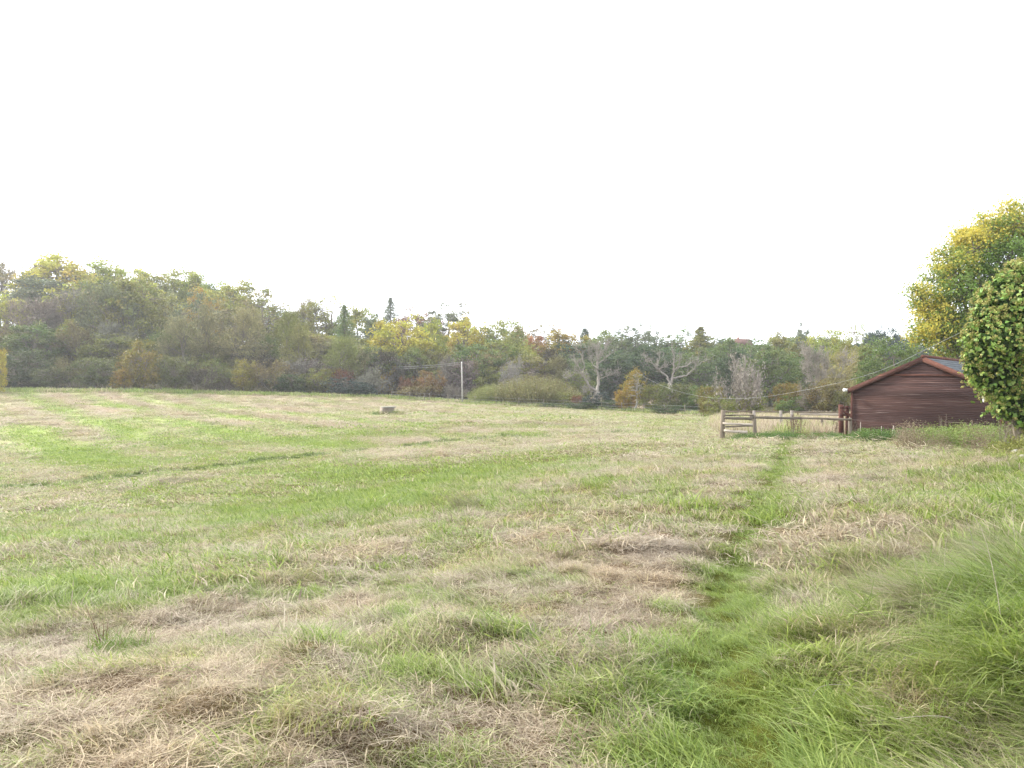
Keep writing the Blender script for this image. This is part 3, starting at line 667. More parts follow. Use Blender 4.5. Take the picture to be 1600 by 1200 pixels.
T_ = [
 # skyline of the wooded hill, left to right
 ('twig', 10, 403, 100, 200, BRN, 'grey-brown thin tree on the skyline at the very left edge of the wood'),
 ('open', 57, 396, 42, 205, BRN, 'small brown tree poking above the skyline beside the big yellow crown'),
 ('broad', 97, 401, 112, 198, YEL, 'broad bright yellow tree on the skyline near the left end of the wood'),
 ('broad', 150, 412, 66, 203, GGR, 'grey-green rounded tree just right of the big yellow skyline tree'),
 ('broad', 183, 411, 82, 195, YG, 'yellow-green tree on the skyline between grey-green and olive crowns'),
 ('open', 226, 419, 84, 192, YG, 'open yellow-green oak with visible limbs high in the left wood'),
 ('broad', 264, 422, 80, 196, OLV, 'olive green crown high on the left skyline'),
 ('broad', 297, 427, 62, 196, YG, 'narrow yellow-green crown left of a dark rounded one on the skyline'),
 ('broad', 328, 430, 58, 204, GRN, 'dark green rounded crown standing above the yellow-green ones'),
 ('broad', 358, 440, 78, 192, YG, 'bright yellow-green tree left of the open oak on the skyline'),
 ('open', 408, 447, 92, 178, OLV, 'open oak with bare limbs and gaps of sky in its crown'),
 ('twig', 462, 466, 72, 196, BRN, 'brownish thin tree on the skyline right of the open oak'),
 ('broad', 486, 474, 60, 190, OLV, 'olive crown sloping down the skyline right of the open oak'),
 ('thin', 516, 458, 62, 190, YG, 'sparse tree with few leaves standing out above the skyline'),
 ('conifer', 538, 480, 90, 172, GRN, 'dark green column of a conifer left of the yellow mid wood tree'),
 ('broad', 562, 481, 56, 190, YG, 'yellow-green crown right of the dark conifer column'),
 ('ivied', 583, 492, 34, 168, GGR, 'grey ivied tall tree between two yellow-green crowns'),
 ('conifer', 610, 468, 80, 215, GGR, 'dark pointed fir rising above the wood'),
 ('broad', 652, 481, 62, 205, ROR, 'rust red crown on the skyline right of the pointed fir'),
 ('open', 697, 473, 84, 190, GGR, 'grey-green spreading oak on the skyline with gaps near its top'),
 ('broad', 728, 496, 56, 172, YEL, 'pale yellow crown below the grey-green spreading oak'),
 ('broad', 775, 502, 86, 180, OLV, 'broad olive green tree behind the overhead pole'),
 ('broad', 806, 512, 40, 196, ORG, 'small orange topped crown on the skyline right of centre'),
 ('open', 846, 505, 46, 200, BRN, 'brownish round open crown on the skyline left of the yellow-orange tree'),
 ('broad', 829, 516, 38, 186, ORG, 'orange crown low on the skyline beside the brownish round one'),
 ('broad', 884, 517, 66, 180, GOLD, 'golden olive rounded crown left of the dark green trees'),
 ('conifer', 914, 516, 90, 190, DGR, 'small dark pointed crown between golden tree and dark green trees'),
 ('broad', 943, 516, 60, 182, GRN, 'dark green tree directly behind the first dead oak'),
 ('open', 982, 505, 58, 176, GGR, 'dark grey-green tree with ragged top right of the first dead oak'),
 ('open', 1016, 503, 50, 182, GGR, 'ragged grey-green tree, highest of the dark group behind the birch'),
 ('open', 1062, 512, 56, 178, GRN, 'dark green ragged crown directly behind the second dead oak'),
 ('conifer', 1095, 514, 140, 172, OLV, 'olive pointed crown at the right of the dark tree group'),
 ('broad', 1135, 529, 62, 160, GRN, 'low dark green crown in front of a brick house roof'),
 ('broad', 1190, 528, 62, 150, GRN, 'rounded dark green tree right of the far house roof'),
 ('broad', 1222, 520, 66, 156, OLV, 'olive green tree left of the tall dark tip on the skyline'),
 ('ivied', 1254, 507, 26, 160, GGR, 'tall narrow dark tree tip standing above its neighbours'),
 ('broad', 1292, 516, 66, 152, YG, 'yellow-green crown right of the tall narrow dark tip'),
 ('thin', 1336, 503, 44, 150, YG, 'light green sparse tree with a forked trunk on the right skyline'),
 ('pine', 1378, 512, 62, 158, BLU, 'blue-green flat topped pine on the right skyline'),
 ('broad', 1325, 530, 60, 135, YG, 'yellow-green tree below the light green sparse one'),
 # middle of the wood
 ('broad', 628, 489, 98, 152, YEL, 'big yellow and green rounded tree in the middle of the wood'),
 ('broad', 672, 498, 52, 158, YG, 'yellow-green crown attached to the right of the big yellow tree'),
 ('twig', 35, 462, 130, 152, GRY, 'wide grey bare branched tree low in the left wood'),
 ('twig', 108, 452, 96, 158, GRY, 'grey bare tree right of the wide grey one'),
 ('open', 160, 440, 90, 168, OLV, 'olive open crowned tree halfway up the left wood'),
 ('open', 205, 452, 80, 160, GGR, 'grey-green open tree halfway up the wood'),
 ('twig', 250, 455, 92, 162, TAN, 'tan twiggy tree below the olive skyline crown'),
 ('broad', 318, 452, 50, 172, GOLD, 'golden olive crown tucked below the dark rounded skyline tree'),
 ('twig', 332, 474, 96, 145, TAN, 'tan fine twigged tree below the golden olive crown'),
 ('twig', 385, 478, 92, 146, TAN, 'tan fine twigged tree below the open skyline oak'),
 ('twig', 292, 492, 84, 142, TAN, 'tan fine twigged lower tree left of its taller twins'),
 ('twig', 448, 486, 80, 148, OLV, 'olive thin tree in the wood right of the tan twiggy ones'),
 ('twig', 488, 505, 92, 140, WIL, 'wide olive tan feathery tree in the middle of the left wood'),
 ('twig', 530, 522, 70, 138, WIL, 'feathery olive tree right of the wide one and below the dark conifer'),
 ('twig', 180, 500, 90, 145, GRY, 'grey twiggy tree above the yellow-orange bush'),
 ('broad', 112, 500, 46, 148, YG, 'small yellow-green tree low between the grey bare ones'),
 ('broad', 745, 528, 84, 146, GRN, 'dark green rounded tree directly behind the overhead pole'),
 ('broad', 790, 525, 78, 152, OLV, 'olive rounded tree right of the dark green one behind the pole'),
 ('twig', 860, 545, 80, 150, DRK, 'dark bare tree below the golden olive crown'),
 ('broad', 905, 560, 60, 150, GRN, 'green tree left of the first dead oak'),
 ('twig', 700, 555, 66, 140, GRY, 'grey bare tree left of the overhead pole'),
 ('twig', 610, 545, 70, 142, DRK, 'dark bare tree below the big yellow one'),
 ('broad', 650, 545, 50, 144, OLV, 'olive low tree under the big yellow one'),
 ('broad', 965, 540, 90, 160, DGR, 'dark green bulky tree right behind the birch'),
 ('broad', 1030, 540, 90, 158, DGR, 'dark green bulky tree behind the second dead oak limbs'),
 ('broad', 1090, 545, 80, 150, GRN, 'green bulky tree right of the second dead oak'),
 ('broad', 1150, 548, 70, 132, DGR, 'dark green tree behind the pale bare bush'),
 ('broad', 1205, 540, 82, 120, GRN, 'tall dark green tree between the pale bare bush and bare branched tree'),
 ('broad', 1262, 545, 70, 128, GRN, 'dark green tree behind the bare branched tree'),
 ('broad', 1392, 528, 84, 84, GRN, 'green bushy tree left behind the shed roof'),
 ('broad', 1352, 540, 60, 100, OLV, 'olive green tree left of the bushy one by the shed'),
 ('twig', 1312, 548, 90, 96, TAN, 'tan grey twiggy tree right of the bare branched tree'),
 # front of the wood and the hedge, left to right
 ('shrub', -5, 535, 30, 118, YEL, 'bright yellow-green bush cut by the left picture edge'),
 ('shrub', 18, 546, 90, 128, (.075, .09, .04), 'dark green shrub at the foot of the wide grey bare tree'),
 ('shrub', 78, 572, 60, 127, (.12, .13, .05), 'dark olive green shrub, second from the left end of the wood'),
 ('twigshrub', 112, 558, 66, 128, BRN, 'dark leafless shrub between dark green ones at the field edge'),
 ('shrub', 150, 552, 64, 127, (.13, .145, .05), 'green shrub left of the yellow-orange bush'),
 ('shrub', 222, 532, 64, 127, (.20, .155, .035), 'tall yellow-orange bush at the field edge'),
 ('shrub', 192, 574, 36, 125, GOLD, 'small golden bush leaning on the yellow-orange one'),
 ('shrub', 274, 548, 58, 128, (.13, .155, .05), 'green shrub right of the yellow-orange bush'),
 ('twigshrub', 312, 572, 64, 128, DRK, 'dark purple-brown leafless shrub at the field edge'),
 ('shrub', 338, 566, 50, 134, OLV, 'narrow green shrub left of the yellow one'),
 ('shrub', 383, 560, 46, 130, (.21, .19, .035), 'yellow bush standing out against dark leafless shrubs'),
 ('twigshrub', 352, 590, 50, 130, DRK, 'low dark shrub left of the yellow bush'),
 ('twigshrub', 428, 562, 76, 131, BRN, 'brown leafless shrub right of the yellow bush'),
 ('shrub', 455, 580, 60, 131, DGR, 'dark green low shrub in the middle of the field edge'),
 ('shrub', 492, 575, 54, 132, OLV, 'olive shrub left of the blue-green bramble'),
 ('twigshrub', 470, 560, 80, 136, GRY, 'grey tangled leafless shrub behind the olive one'),
 ('shrub', 537, 576, 32, 134, ROR, 'small rust red bush behind the bramble mass'),
 ('shrub', 518, 570, 40, 138, GOLD, 'golden bush behind the bramble mass'),
 ('shrub', 545, 590, 72, 129, BLU, 'blue-green bramble mass at the field edge left of the stone trough'),
 ('twigshrub', 582, 574, 62, 131, GRY, 'grey-purple leafless shrub right of the bramble mass'),
 ('shrub', 566, 600, 48, 127, BLU, 'low dark bramble right of the larger bramble mass'),
 ('shrub', 602, 565, 34, 140, GOLD, 'golden brown bush behind the grey-purple shrub'),
 ('twigshrub', 636, 588, 36, 131, ROR, 'small reddish leafless shrub left of the orange-green bush'),
 ('shrub', 670, 578, 46, 130, (.18, .12, .04), 'orange and green bush left of the overhead pole'),
 ('twigshrub', 650, 602, 90, 128, BRN, 'low brown tangle along the wire fence'),
 ('twigshrub', 708, 600, 44, 129, GRY, 'low grey shrub beside the overhead pole'),
 ('twigshrub', 800, 558, 46, 134, PGY, 'pale silvery leafless shrub above the willow bushes'),
 ('shoots', 768, 598, 78, 124, WIL, 'smaller golden green willow bush next to the pole'),
 ('shoots', 834, 583, 140, 123, (.205, .195, .07), 'wide golden willow bush with upright shoots'),
 ('shrub', 888, 612, 60, 118, OLV, 'low olive bush at the right end of the willow'),
 ('twigshrub', 903, 617, 26, 113, ROR, 'small reddish bush left of the dead oak stump'),
 ('shrub', 872, 628, 60, 114, DGR, 'low dark green bramble under the willow end'),
 ('shrub', 935, 612, 50, 111, BLU, 'dark ivy mound round the foot of the first dead oak'),
 ('shrub', 912, 628, 56, 110, DGR, 'low dark bramble left of the ivy mound'),
 ('shrub', 962, 622, 50, 108, DGR, 'low dark bramble right of the ivy mound'),
 ('birch', 994, 574, 36, 104, (.29, .22, .035), 'slim golden birch with a pale trunk'),
 ('shrub', 977, 600, 36, 106, (.28, .20, .03), 'golden low bush left of the birch trunk'),
 ('shrub', 1022, 598, 52, 104, OLV, 'olive bush right of the birch'),
 ('shrub', 1056, 592, 64, 100, (.12, .14, .045), 'rounded olive bush below the second dead oak'),
 ('shrub', 1090, 602, 50, 97, GRN, 'green bush right of the rounded olive one'),
 ('shrub', 1060, 632, 90, 97, DGR, 'low dark bramble along the hedge foot'),
 ('shrub', 1112, 596, 46, 86, (.17, .16, .04), 'yellow-olive bush left of the pale bare bush'),
 ('shrub', 1128, 618, 50, 80, OLV, 'low olive bush behind the left fence post'),
 ('twigshrub', 1156, 553, 84, 82, PGY, 'pale grey bare bush with a rounded top behind the hurdle'),
 ('shrub', 1170, 606, 60, 84, OLV, 'olive bush round the foot of the pale bare bush'),
 ('shrub', 1232, 590, 46, 78, (.19, .15, .04), 'yellow-brown hawthorn behind the rail fence'),
 ('shrub', 1240, 618, 60, 76, GRN, 'low green bush under the yellow-brown hawthorn'),
 ('shrub', 1292, 594, 66, 74, (.15, .12, .04), 'rusty olive bush left of the shed'),
 ('shrub', 1322, 604, 46, 72, (.13, .125, .04), 'dull olive bush touching the shed edge'),
 ('twigshrub', 1262, 600, 44, 75, GRY, 'grey thin bush between hawthorn and rusty bush'),
 ('twigshrub', 1300, 565, 60, 84, TAN, 'tan bare bush behind the rusty olive one'),
]
CN = {OLV: 'olive', BRN: 'brown', GGR: 'grey-green', YG: 'yellow-green', GRN: 'green', DGR: 'dark green', TAN: 'tan', GRY: 'grey', DRK: 'dark brown'}
for a in T_: plant(*a)
# trees deep in the wood: fill the depth between the rows
FILL_LABEL = 'half hidden %s tree inside the wood, %s'
frs = np.random.default_rng(11)
for i in range(46):
    px = -40 + i * 24 + frs.random() * 14; u = frs.random(); Y = 150 + 70 * frs.random() if px < 700 else 150 + 50 * frs.random()
    sk = np.interp(px, [0, 150, 300, 400, 480, 560, 700, 800, 900, 1100], [410, 416, 435, 462, 480, 500, 505, 520, 528, 530]) + 12
    yt = sk + (1 - (Y - 140) / 80) * 40 * frs.random()
    plant('broad' if px > 880 else ('twig', 'broad', 'open')[i % 3], px, yt, 70 + 40 * frs.random(), Y, [OLV, YG, BRN, YG, GGR][i % 5] if px < 880 else DGR, None)
for i in range(26):
    px = -50 + i * 36 + frs.random() * 14; plant('twig' if i % 3 else 'broad', px, np.interp(px, [0, 400, 600, 900], [500, 515, 535, 550]) + 16 * frs.random(), 90, 140 + 10 * frs.random(), [BRN, OLV, TAN, GRN, OLV][i % 5], None)
FILL_GROUP = 'dim shrubs under the wood'; FILL_LABEL = 'half hidden %s shrub inside the wood, %s'
for i in range(34):
    px = -30 + i * 27.5 + frs.random() * 10
    if px > 925: continue
    plant(('twigshrub', 'shrub')[i % 2], px, 552 + 30 * frs.random(), 70, 140 + 8 * frs.random(), [DRK, OLV, BRN, GRY][i % 4], None)
FILL_GROUP = 'woods seen beyond the skyline'; FILL_LABEL = '%s tree closing the woodland behind its front row, %s'
for i in range(16):
    px = 900 + i * 36 + frs.random() * 12; plant('broad', px, 525 + 10 * frs.random(), 84, 168 + 20 * frs.random(), [DGR, GRN][i % 2], None)

# ------------------------------------------------------------------ dead trees, limb by limb
def dead_tree(name, label, ox, oy, k, Y, limbs_, mat, twn=2.2, seed=1, base_drop=2.0, twcol=None, r0=.30):
    """limbs_: polylines in crop pixels; k metres per crop pixel; (ox, oy) the root in picture pixels"""
    rs = np.random.default_rng(seed); X0 = (ox - 800) / F_PX * Y; g = hz(X0, Y); _, _, zr = at_depth(ox, oy, Y)
    e = empty(name, (X0, Y, g)); tag(e, label, 'tree')
    rx, rz = limbs_[0][0][0]
    T = MB(); tw0, tw1 = [], []
    T.tube([[0, 0, -.3], [.05, 0, (zr - g) * .5], [0, 0, zr - g + .1]], [r0 * 1.5, r0 * 1.15, r0], 8); L = []
    def resample(P, n):
        d = np.append(0, np.cumsum(np.linalg.norm(np.diff(P, axis=0), axis=1))); s = np.linspace(0, d[-1], n); return np.stack([np.interp(s, d, P[:, i]) for i in range(3)], 1)
    def twigs(P, r, lv):
        for i in range(int(len(P) * twn * .5 / (1 + lv * 1.2) + rs.random())):
            q = rs.integers(max(1, len(P) // 4), len(P)); b = P[q]; d = rs.normal(size=3) + np.array([0, 0, .7]) + (P[q] - P[q - 1]) / (np.linalg.norm(P[q] - P[q - 1]) + 1e-6) * .8
            d /= np.linalg.norm(d); l = (.9 if lv == 0 else .5) * (.4 + rs.random()); Q = [b]
            for s in range(4): d = d + rs.normal(size=3) * .35 + np.array([0, 0, .1]); d /= np.linalg.norm(d); Q.append(Q[-1] + d * l / 4)
            Q = np.array(Q); B = MB_cur; B.tube(Q, np.linspace(max(r * .35, .024), .010, 5), 4, cap=False)
            if lv < 2: twigs(Q, r * .4, lv + 1)
    yoff = {}
    for pl, ra, rb in limbs_:
        P = []; y = yoff.get(pl[0], 0.0)
        for (a, b) in pl:
            P.append([(a - rx) * k, y, (rz - b) * k + zr - g]); yoff[(a, b)] = y; y += rs.normal() * .35
        P = resample(np.array(P), 4 * len(P)); P[1:-1] += rs.normal(size=(len(P) - 2, 3)) * .05
        MB_cur = MB(); MB_cur.tube(P, .78 * np.linspace(ra, rb, len(P)) * (1 + .15 * rs.normal(size=len(P))).clip(.7, 1.4), 7)
        twigs(P, rb * 2, 0); L.append(MB_cur)
    obj('trunk', T.mesh('trunk', mat, True), e)
    for B in L: obj('limb', B.mesh('limb', mat, True), e)
    return e
dead_tree('dead_oak', 'bleached dead oak with two rising limbs in front of dark trees', 932, 613, .0169, 112, [
    ([(610, 710), (540, 640), (490, 560), (510, 500), (480, 400), (440, 340)], .26, .06), ([(610, 710), (630, 640), (625, 560), (620, 470), (640, 400), (700, 330), (735, 280)], .32, .05),
    ([(490, 560), (440, 530), (400, 570), (360, 590)], .12, .03), ([(490, 545), (450, 480), (410, 430)], .12, .03), ([(625, 520), (580, 480), (550, 400), (545, 330)], .13, .04),
    ([(640, 600), (700, 570), (760, 550)], .10, .03), ([(622, 470), (680, 430), (742, 378)], .12, .03), ([(640, 400), (600, 350), (585, 340)], .09, .03), ([(620, 450), (612, 380), (640, 320)], .10, .03),
    ([(600, 712), (540, 690), (500, 712)], .14, .05)], M_DEAD, seed=5, r0=.42)
dead_tree('dead_oak', 'bleached dead oak with wide crooked limbs above olive bushes', 1047, 600, .0166, 110, [
    ([(1215, 640), (1190, 570), (1130, 520), (1090, 500), (1060, 450), (1000, 400)], .2, .05), ([(1225, 640), (1250, 530), (1250, 400), (1230, 330)], .24, .05),
    ([(1130, 520), (1160, 500), (1212, 490)], .10, .04), ([(1095, 500), (1130, 430), (1110, 378)], .11, .04), ([(1250, 520), (1350, 490), (1400, 460), (1450, 468), (1455, 378)], .15, .04),
    ([(1240, 590), (1350, 570), (1400, 530), (1460, 470), (1545, 430)], .15, .04), ([(1250, 540), (1290, 460), (1300, 410)], .11, .04), ([(1060, 450), (1000, 452)], .06, .03)], M_DEAD, seed=6, twn=1.6, r0=.3)
dead_tree('dead_tree', 'bare pale branched tree behind the middle of the rail fence', 1267, 620, .0125, 82, [
    ([(870, 730), (880, 640), (830, 560), (800, 420), (770, 370)], .11, .03), ([(880, 640), (900, 560), (940, 440)], .09, .03), ([(845, 580), (855, 480), (825, 370)], .07, .02),
    ([(880, 650), (960, 580), (1010, 500), (1020, 430)], .08, .02), ([(900, 560), (905, 460), (900, 400)], .07, .02), ([(960, 580), (1100, 550), (1140, 430)], .07, .02)], M_DEAD, seed=8, twn=3.0, r0=.14)

# ------------------------------------------------------------------ far house behind the trees
def far_house():
    Y = 215; X = (1160 - 800) / F_PX * Y; _, _, zr = at_depth(1160, 526, Y); g = hz(X, Y); e = empty('brick_house', (X, Y, g), .25); tag(e, 'distant brick house whose red roof just clears the dark trees', 'house')
    h = zr - g - .6; w, d = 2.0, 2.2; B = MB(); B.box(-w, w, -d, d, -1, h - 2.0); obj('wall', B.mesh('wall', M_WALLFAR), e)
    B = MB(); B.add([[-w - .3, -d - .3, h - 2.05], [w + .3, -d - .3, h - 2.05], [w + .3, d + .3, h - 2.05], [-w - .3, d + .3, h - 2.05], [-w - .3, 0, h], [w + .3, 0, h]], [[0, 1, 5, 4], [2, 3, 4, 5], [0, 3, 2, 1]], [[0, 4, 3], [1, 2, 5]])
    rf = obj('roof', B.mesh('roof', M_REDROOF), e); B = MB(); B.box(-.25 - 1.2, .25 - 1.2, -.25, .25, h - .5, h + .4); obj('chimney', B.mesh('chimney', M_WALLFAR), rf)
far_house()

# ------------------------------------------------------------------ shed
SHX, SHY = (1440 - 800) / F_PX * 34.0, 34.0
az = R(42); ZG = EYE - 2.10                                   # ridge runs away to the right of the view
shed = empty('wooden_shed', (SHX, SHY, ZG), -az)              # local +Y = ridge direction, local X across the gable
shed.rotation_euler = (0, R(1.3), -az)
tag(shed, 'dark red weatherboarded shed with a low pitched slate roof', 'shed')
HW, EV, RD, LEN = 2.95, 2.12, 3.50, 9.0
pitch_n = 46; ph = (RD - .02) / pitch_n
def plank_mesh(x0, x1, y, z, hgt, t=.014, flare=.012):
    """one feather-edged board, thick at its foot"""
    V = [[x0, y - t - flare, z], [x1, y - t - flare, z], [x1, y, z], [x0, y, z], [x0, y - t * .45, z + hgt], [x1, y - t * .45, z + hgt], [x1, y, z + hgt], [x0, y, z + hgt]]
    return V, [[0, 1, 5, 4], [1, 2, 6, 5], [3, 0, 4, 7], [4, 5, 6, 7], [0, 3, 2, 1], [2, 3, 7, 6]]
prs = np.random.default_rng(3)
for i in range(pitch_n):
    z0 = .05 + i * ph; z1 = z0 + ph + .012
    def halfw(z): return HW if z < EV else HW * max(0, (RD - z) / (RD - EV))
    wa, wb_ = halfw(z0), halfw(z1)
    if wa < .15: continue
    sag = prs.normal() * .003; join = prs.uniform(-.5, .5) * wa
    V, Qd = plank_mesh(-wa, wa, 0, z0 + sag, ph + .012 - sag); V = np.array(V)
    for q in (4, 7): V[q, 0] = -wb_
    for q in (5, 6): V[q, 0] = wb_
    B = MB(); B.add(V, Qd); obj('plank', B.mesh('plank', M_BOARD), shed)
B = MB()                                                       # inner frame and the other walls
B.add([[-HW, .03, 0], [HW, .03, 0], [HW, .03, EV], [0, .03, RD - .03], [-HW, .03, EV], [-HW, LEN, 0], [HW, LEN, 0], [HW, LEN, EV], [0, LEN, RD - .03], [-HW, LEN, EV]],
      [[0, 4, 9, 5], [1, 6, 7, 2], [4, 3, 8, 9], [2, 7, 8, 3], [0, 1, 2, 4], [5, 9, 7, 6]], [[4, 2, 3], [9, 8, 7]])
obj('wall', B.mesh('wall', M_BOARD), shed)
for sgn in (-1, 1):
    B = MB()
    for i in range(16): z0 = .05 + i * .13; B.box(sgn * HW, sgn * (HW + .03), 0.05, LEN, z0, z0 + .105)
    o = obj('side_boards', B.mesh('side_boards', M_BOARD), shed)
    B = MB(); B.box(sgn * (HW - .03) - .04, sgn * (HW - .03) + .04, -.075, -.047, 0, EV - .05); obj('corner_board', B.mesh('corner_board', M_TRIM), shed)
sl = math.atan2(RD - EV, HW)
for sgn in (-1, 1):
    ex = HW + .14; ez = RD - (RD - EV) / HW * ex
    # bargeboard
    dx, dz = ex, RD - ez; nrm = np.array([math.sin(sl), math.cos(sl)]); B = MB()
    top0 = np.array([0, RD + .11]); top1 = np.array([sgn * ex, ez + .11]); bh = .23
    V = []
    for y in (-.13, -.09):
        for p in (top0, top1, top1 - [0, bh], top0 - [0, bh]): V.append([p[0], y, p[1]])
    B.add(V, [[0, 1, 2, 3], [4, 7, 6, 5], [0, 4, 5, 1], [3, 2, 6, 7], [1, 5, 6, 2], [0, 3, 7, 4]]); obj('bargeboard', B.mesh('bargeboard', M_TRIM), shed)
    # slates on the slope: courses of staggered slates, each with its own edges
    B = MB(); L = math.hypot(dx, dz); rows = 13
    u = np.array([sgn * dx / L, 0, -dz / L]); nn = np.array([sgn * dz / L, 0, dx / L]); O = np.array([0, -.10, RD + .06])
    B.add([O, O + u * L, O + u * L + [0, LEN + .2, 0], O + [0, LEN + .2, 0]], [[0, 1, 2, 3]])
    for r_ in range(rows):
        a0 = L * r_ / rows; a1 = L * (r_ + 1) / rows + .04
        for c_ in range(30):
            y0 = (c_ + (.5 if r_ % 2 else 0)) * .31 - .02; y1 = min(y0 + .30, LEN + .2)
            if y0 > LEN: continue
            lift = .012 + prs.random() * .008
            P = [O + u * a0 + nn * .004, O + u * a1 + nn * (lift + .012), O + u * a1 + nn * (lift + .012) + [0, y1 - y0, 0], O + u * a0 + nn * .004 + [0, y1 - y0, 0]]
            P = [p + np.array([0, y0, 0]) for p in P]; low = [P[1] - nn * .012, P[2] - nn * .012]
            B.add(P + low, [[0, 1, 2, 3], [1, 4, 5, 2]], v=prs.random())
    rf = obj('roof', B.mesh('roof', M_SLATE), shed); rf['kind'] = 'stuff'
B = MB(); B.tube([[0, -.14, RD + .10], [0, LEN + .1, RD + .10]], .075, 8); obj('ridge_cap', B.mesh('ridge_cap', M_TRIM), shed)
B = MB(); B.tube([[-HW - .22, -.25, EV - .02], [-HW - .22, LEN, EV - .05]], .06, 8); g_ = obj('gutter', B.mesh('gutter', M_WHITE), shed)
B = MB(); B.tube([[-HW - .24, -.32, EV - .02], [-HW - .20, -.25, EV - .02]], .075, 8); obj('end_cap', B.mesh('end_cap', M_WHITE), g_)
B = MB(); B.box(-1.75, 1.75, -.068, -.045, RD - .74, RD - .66); obj('collar_board', B.mesh('collar_board', M_TRIM), shed)
B = MB(); B.box(2.25, 2.40, -.09, -.05, 1.80, 1.95); B.tube([[2.3, -.1, 1.72], [2.3, -.1, 1.80]], .03, 8); lp = obj('outdoor_lamp', B.mesh('outdoor_lamp', M_WHITE), shed)

# ------------------------------------------------------------------ rail fence with hurdle
def W_(px, Y): return (px - 800) / F_PX * Y
fence = empty('rail_fence', (W_(1178, 34.5), 34.5, hz(W_(1178, 34.5), 34.5))); tag(fence, 'single rail fence of round grey posts running to the shed corner', 'fence')
def put(o, parent): o.location = Vector(o.location) - Vector(parent.location); o.parent = parent
def post(px, ytop, Y, r, parent, mat=M_POST, lean=0.0, name='post'):
    X = W_(px, Y); g = hz(X, Y); _, _, zt = at_depth(px, ytop, Y); B = MB(); h = zt - g
    B.tube([[0, 0, -.3], [lean * .5, 0, h * .5], [lean, 0, h - .02], [lean, 0, h]], [r * 1.05, r, r * .96, r * .85], 10)
    o = obj(name, B.mesh(name, mat, True), None, (X, Y, g)); put(o, parent); return X, g, h
def rail(p0, p1, hh, th, parent, mat=M_RAIL, name='rail', rough=.01):
    P0, P1 = np.array(p0), np.array(p1); c = (P0 + P1) / 2; d = P1 - P0; L = np.linalg.norm(d)
    B = MB(); n = 7; V = []; Qs = []
    for i in range(n):
        x = -L / 2 + L * i / (n - 1); o_ = prs.normal(size=4) * rough
        V += [[x, -th / 2, -hh / 2 + o_[0]], [x, -th / 2, hh / 2 + o_[1]], [x, th / 2, hh / 2 + o_[2]], [x, th / 2, -hh / 2 + o_[3]]]
        if i: k = 4 * (i - 1); Qs += [[k + q, k + (q + 1) % 4, k + 4 + (q + 1) % 4, k + 4 + q] for q in range(4)]
    k = 4 * (n - 1); Qs += [[0, 3, 2, 1], [k, k + 1, k + 2, k + 3]]; B.add(V, Qs)
    o = obj(name, B.mesh(name, mat), None, tuple(c)); o.rotation_mode = 'QUATERNION'; o.rotation_quaternion = Vector(d).to_track_quat('X', 'Z'); put(o, parent); return o
post(1180, 649, 34.5, .085, fence, lean=-.06); post(1328, 653, 35.2, .085, fence)
rail(at_depth(1172, 652, 34.42), at_depth(1252, 653.5, 34.8), .10, .06, fence); rail(at_depth(1252, 653.5, 34.8), at_depth(1330, 655.5, 35.1), .09, .06, fence)
hurdle = empty('field_hurdle', (W_(1128, 34.8), 34.8, hz(W_(1128, 34.8), 34.8))); tag(hurdle, 'grey wooden hurdle of broken rails hung on a thick leaning post', 'hurdle')
post(1128, 641, 34.8, .105, hurdle, lean=.05)
for (ya, yb, xa, xb, mt, hh) in ((653, 654.5, 1131, 1176, M_RAIL, .11), (648.5, 649, 1131, 1178, M_POST, .05), (661.5, 663.5, 1129, 1176, M_PALE, .08), (667, 665, 1131, 1176, M_RAIL, .06), (673, 675.5, 1131, 1168, M_PALE, .10)):
    rail(at_depth(xa, ya, 34.68), at_depth(xb, yb, 34.38), hh, .035, hurdle, mt)
back = empty('paddock_fence', (W_(1222, 46), 46, hz(W_(1222, 46), 46))); tag(back, 'second fence behind with pale topped posts and a top rail', 'fence')
for px in (1178, 1220, 1237, 1284): post(px, 641.5 if px < 1280 else 653, 46, .085, back, M_PALE if px < 1280 else M_POST)
rail(at_depth(1132, 642.5, 46.1), at_depth(1236, 643.5, 46.1), .06, .05, back); rail(at_depth(1236, 643.5, 46.1), at_depth(1322, 644.5, 46.1), .06, .05, back)
rail(at_depth(1250, 646.8, 46.13), at_depth(1312, 648, 46.13), .13, .03, back, M_PALE)
gate = empty('red_brown_gate', (W_(1314, 40), 40, hz(W_(1314, 40), 40))); tag(gate, 'red-brown boarded gate stub standing beside the shed corner', 'gate')
B = MB(); B.box(-.10, .10, -.08, .08, -.2, at_depth(1314, 632, 40)[2] - gate.location.z); o = obj('gatepost', B.mesh('gatepost', M_TRIM), gate)
B = MB(); B.box(-.07, .07, -.07, .07, -.2, at_depth(1314, 634, 40)[2] - gate.location.z); o = obj('gatepost', B.mesh('gatepost', M_TRIM), gate, (.33, .05, 0))
rail(at_depth(1312, 637, 39.93), at_depth(1334, 637, 39.93), .12, .04, gate, M_TRIM); rail(at_depth(1312, 648, 39.93), at_depth(1334, 648, 39.93), .12, .04, gate, M_TRIM); rail(at_depth(1318, 642, 39.9), at_depth(1330, 652, 39.9), .10, .03, gate, M_TRIM)

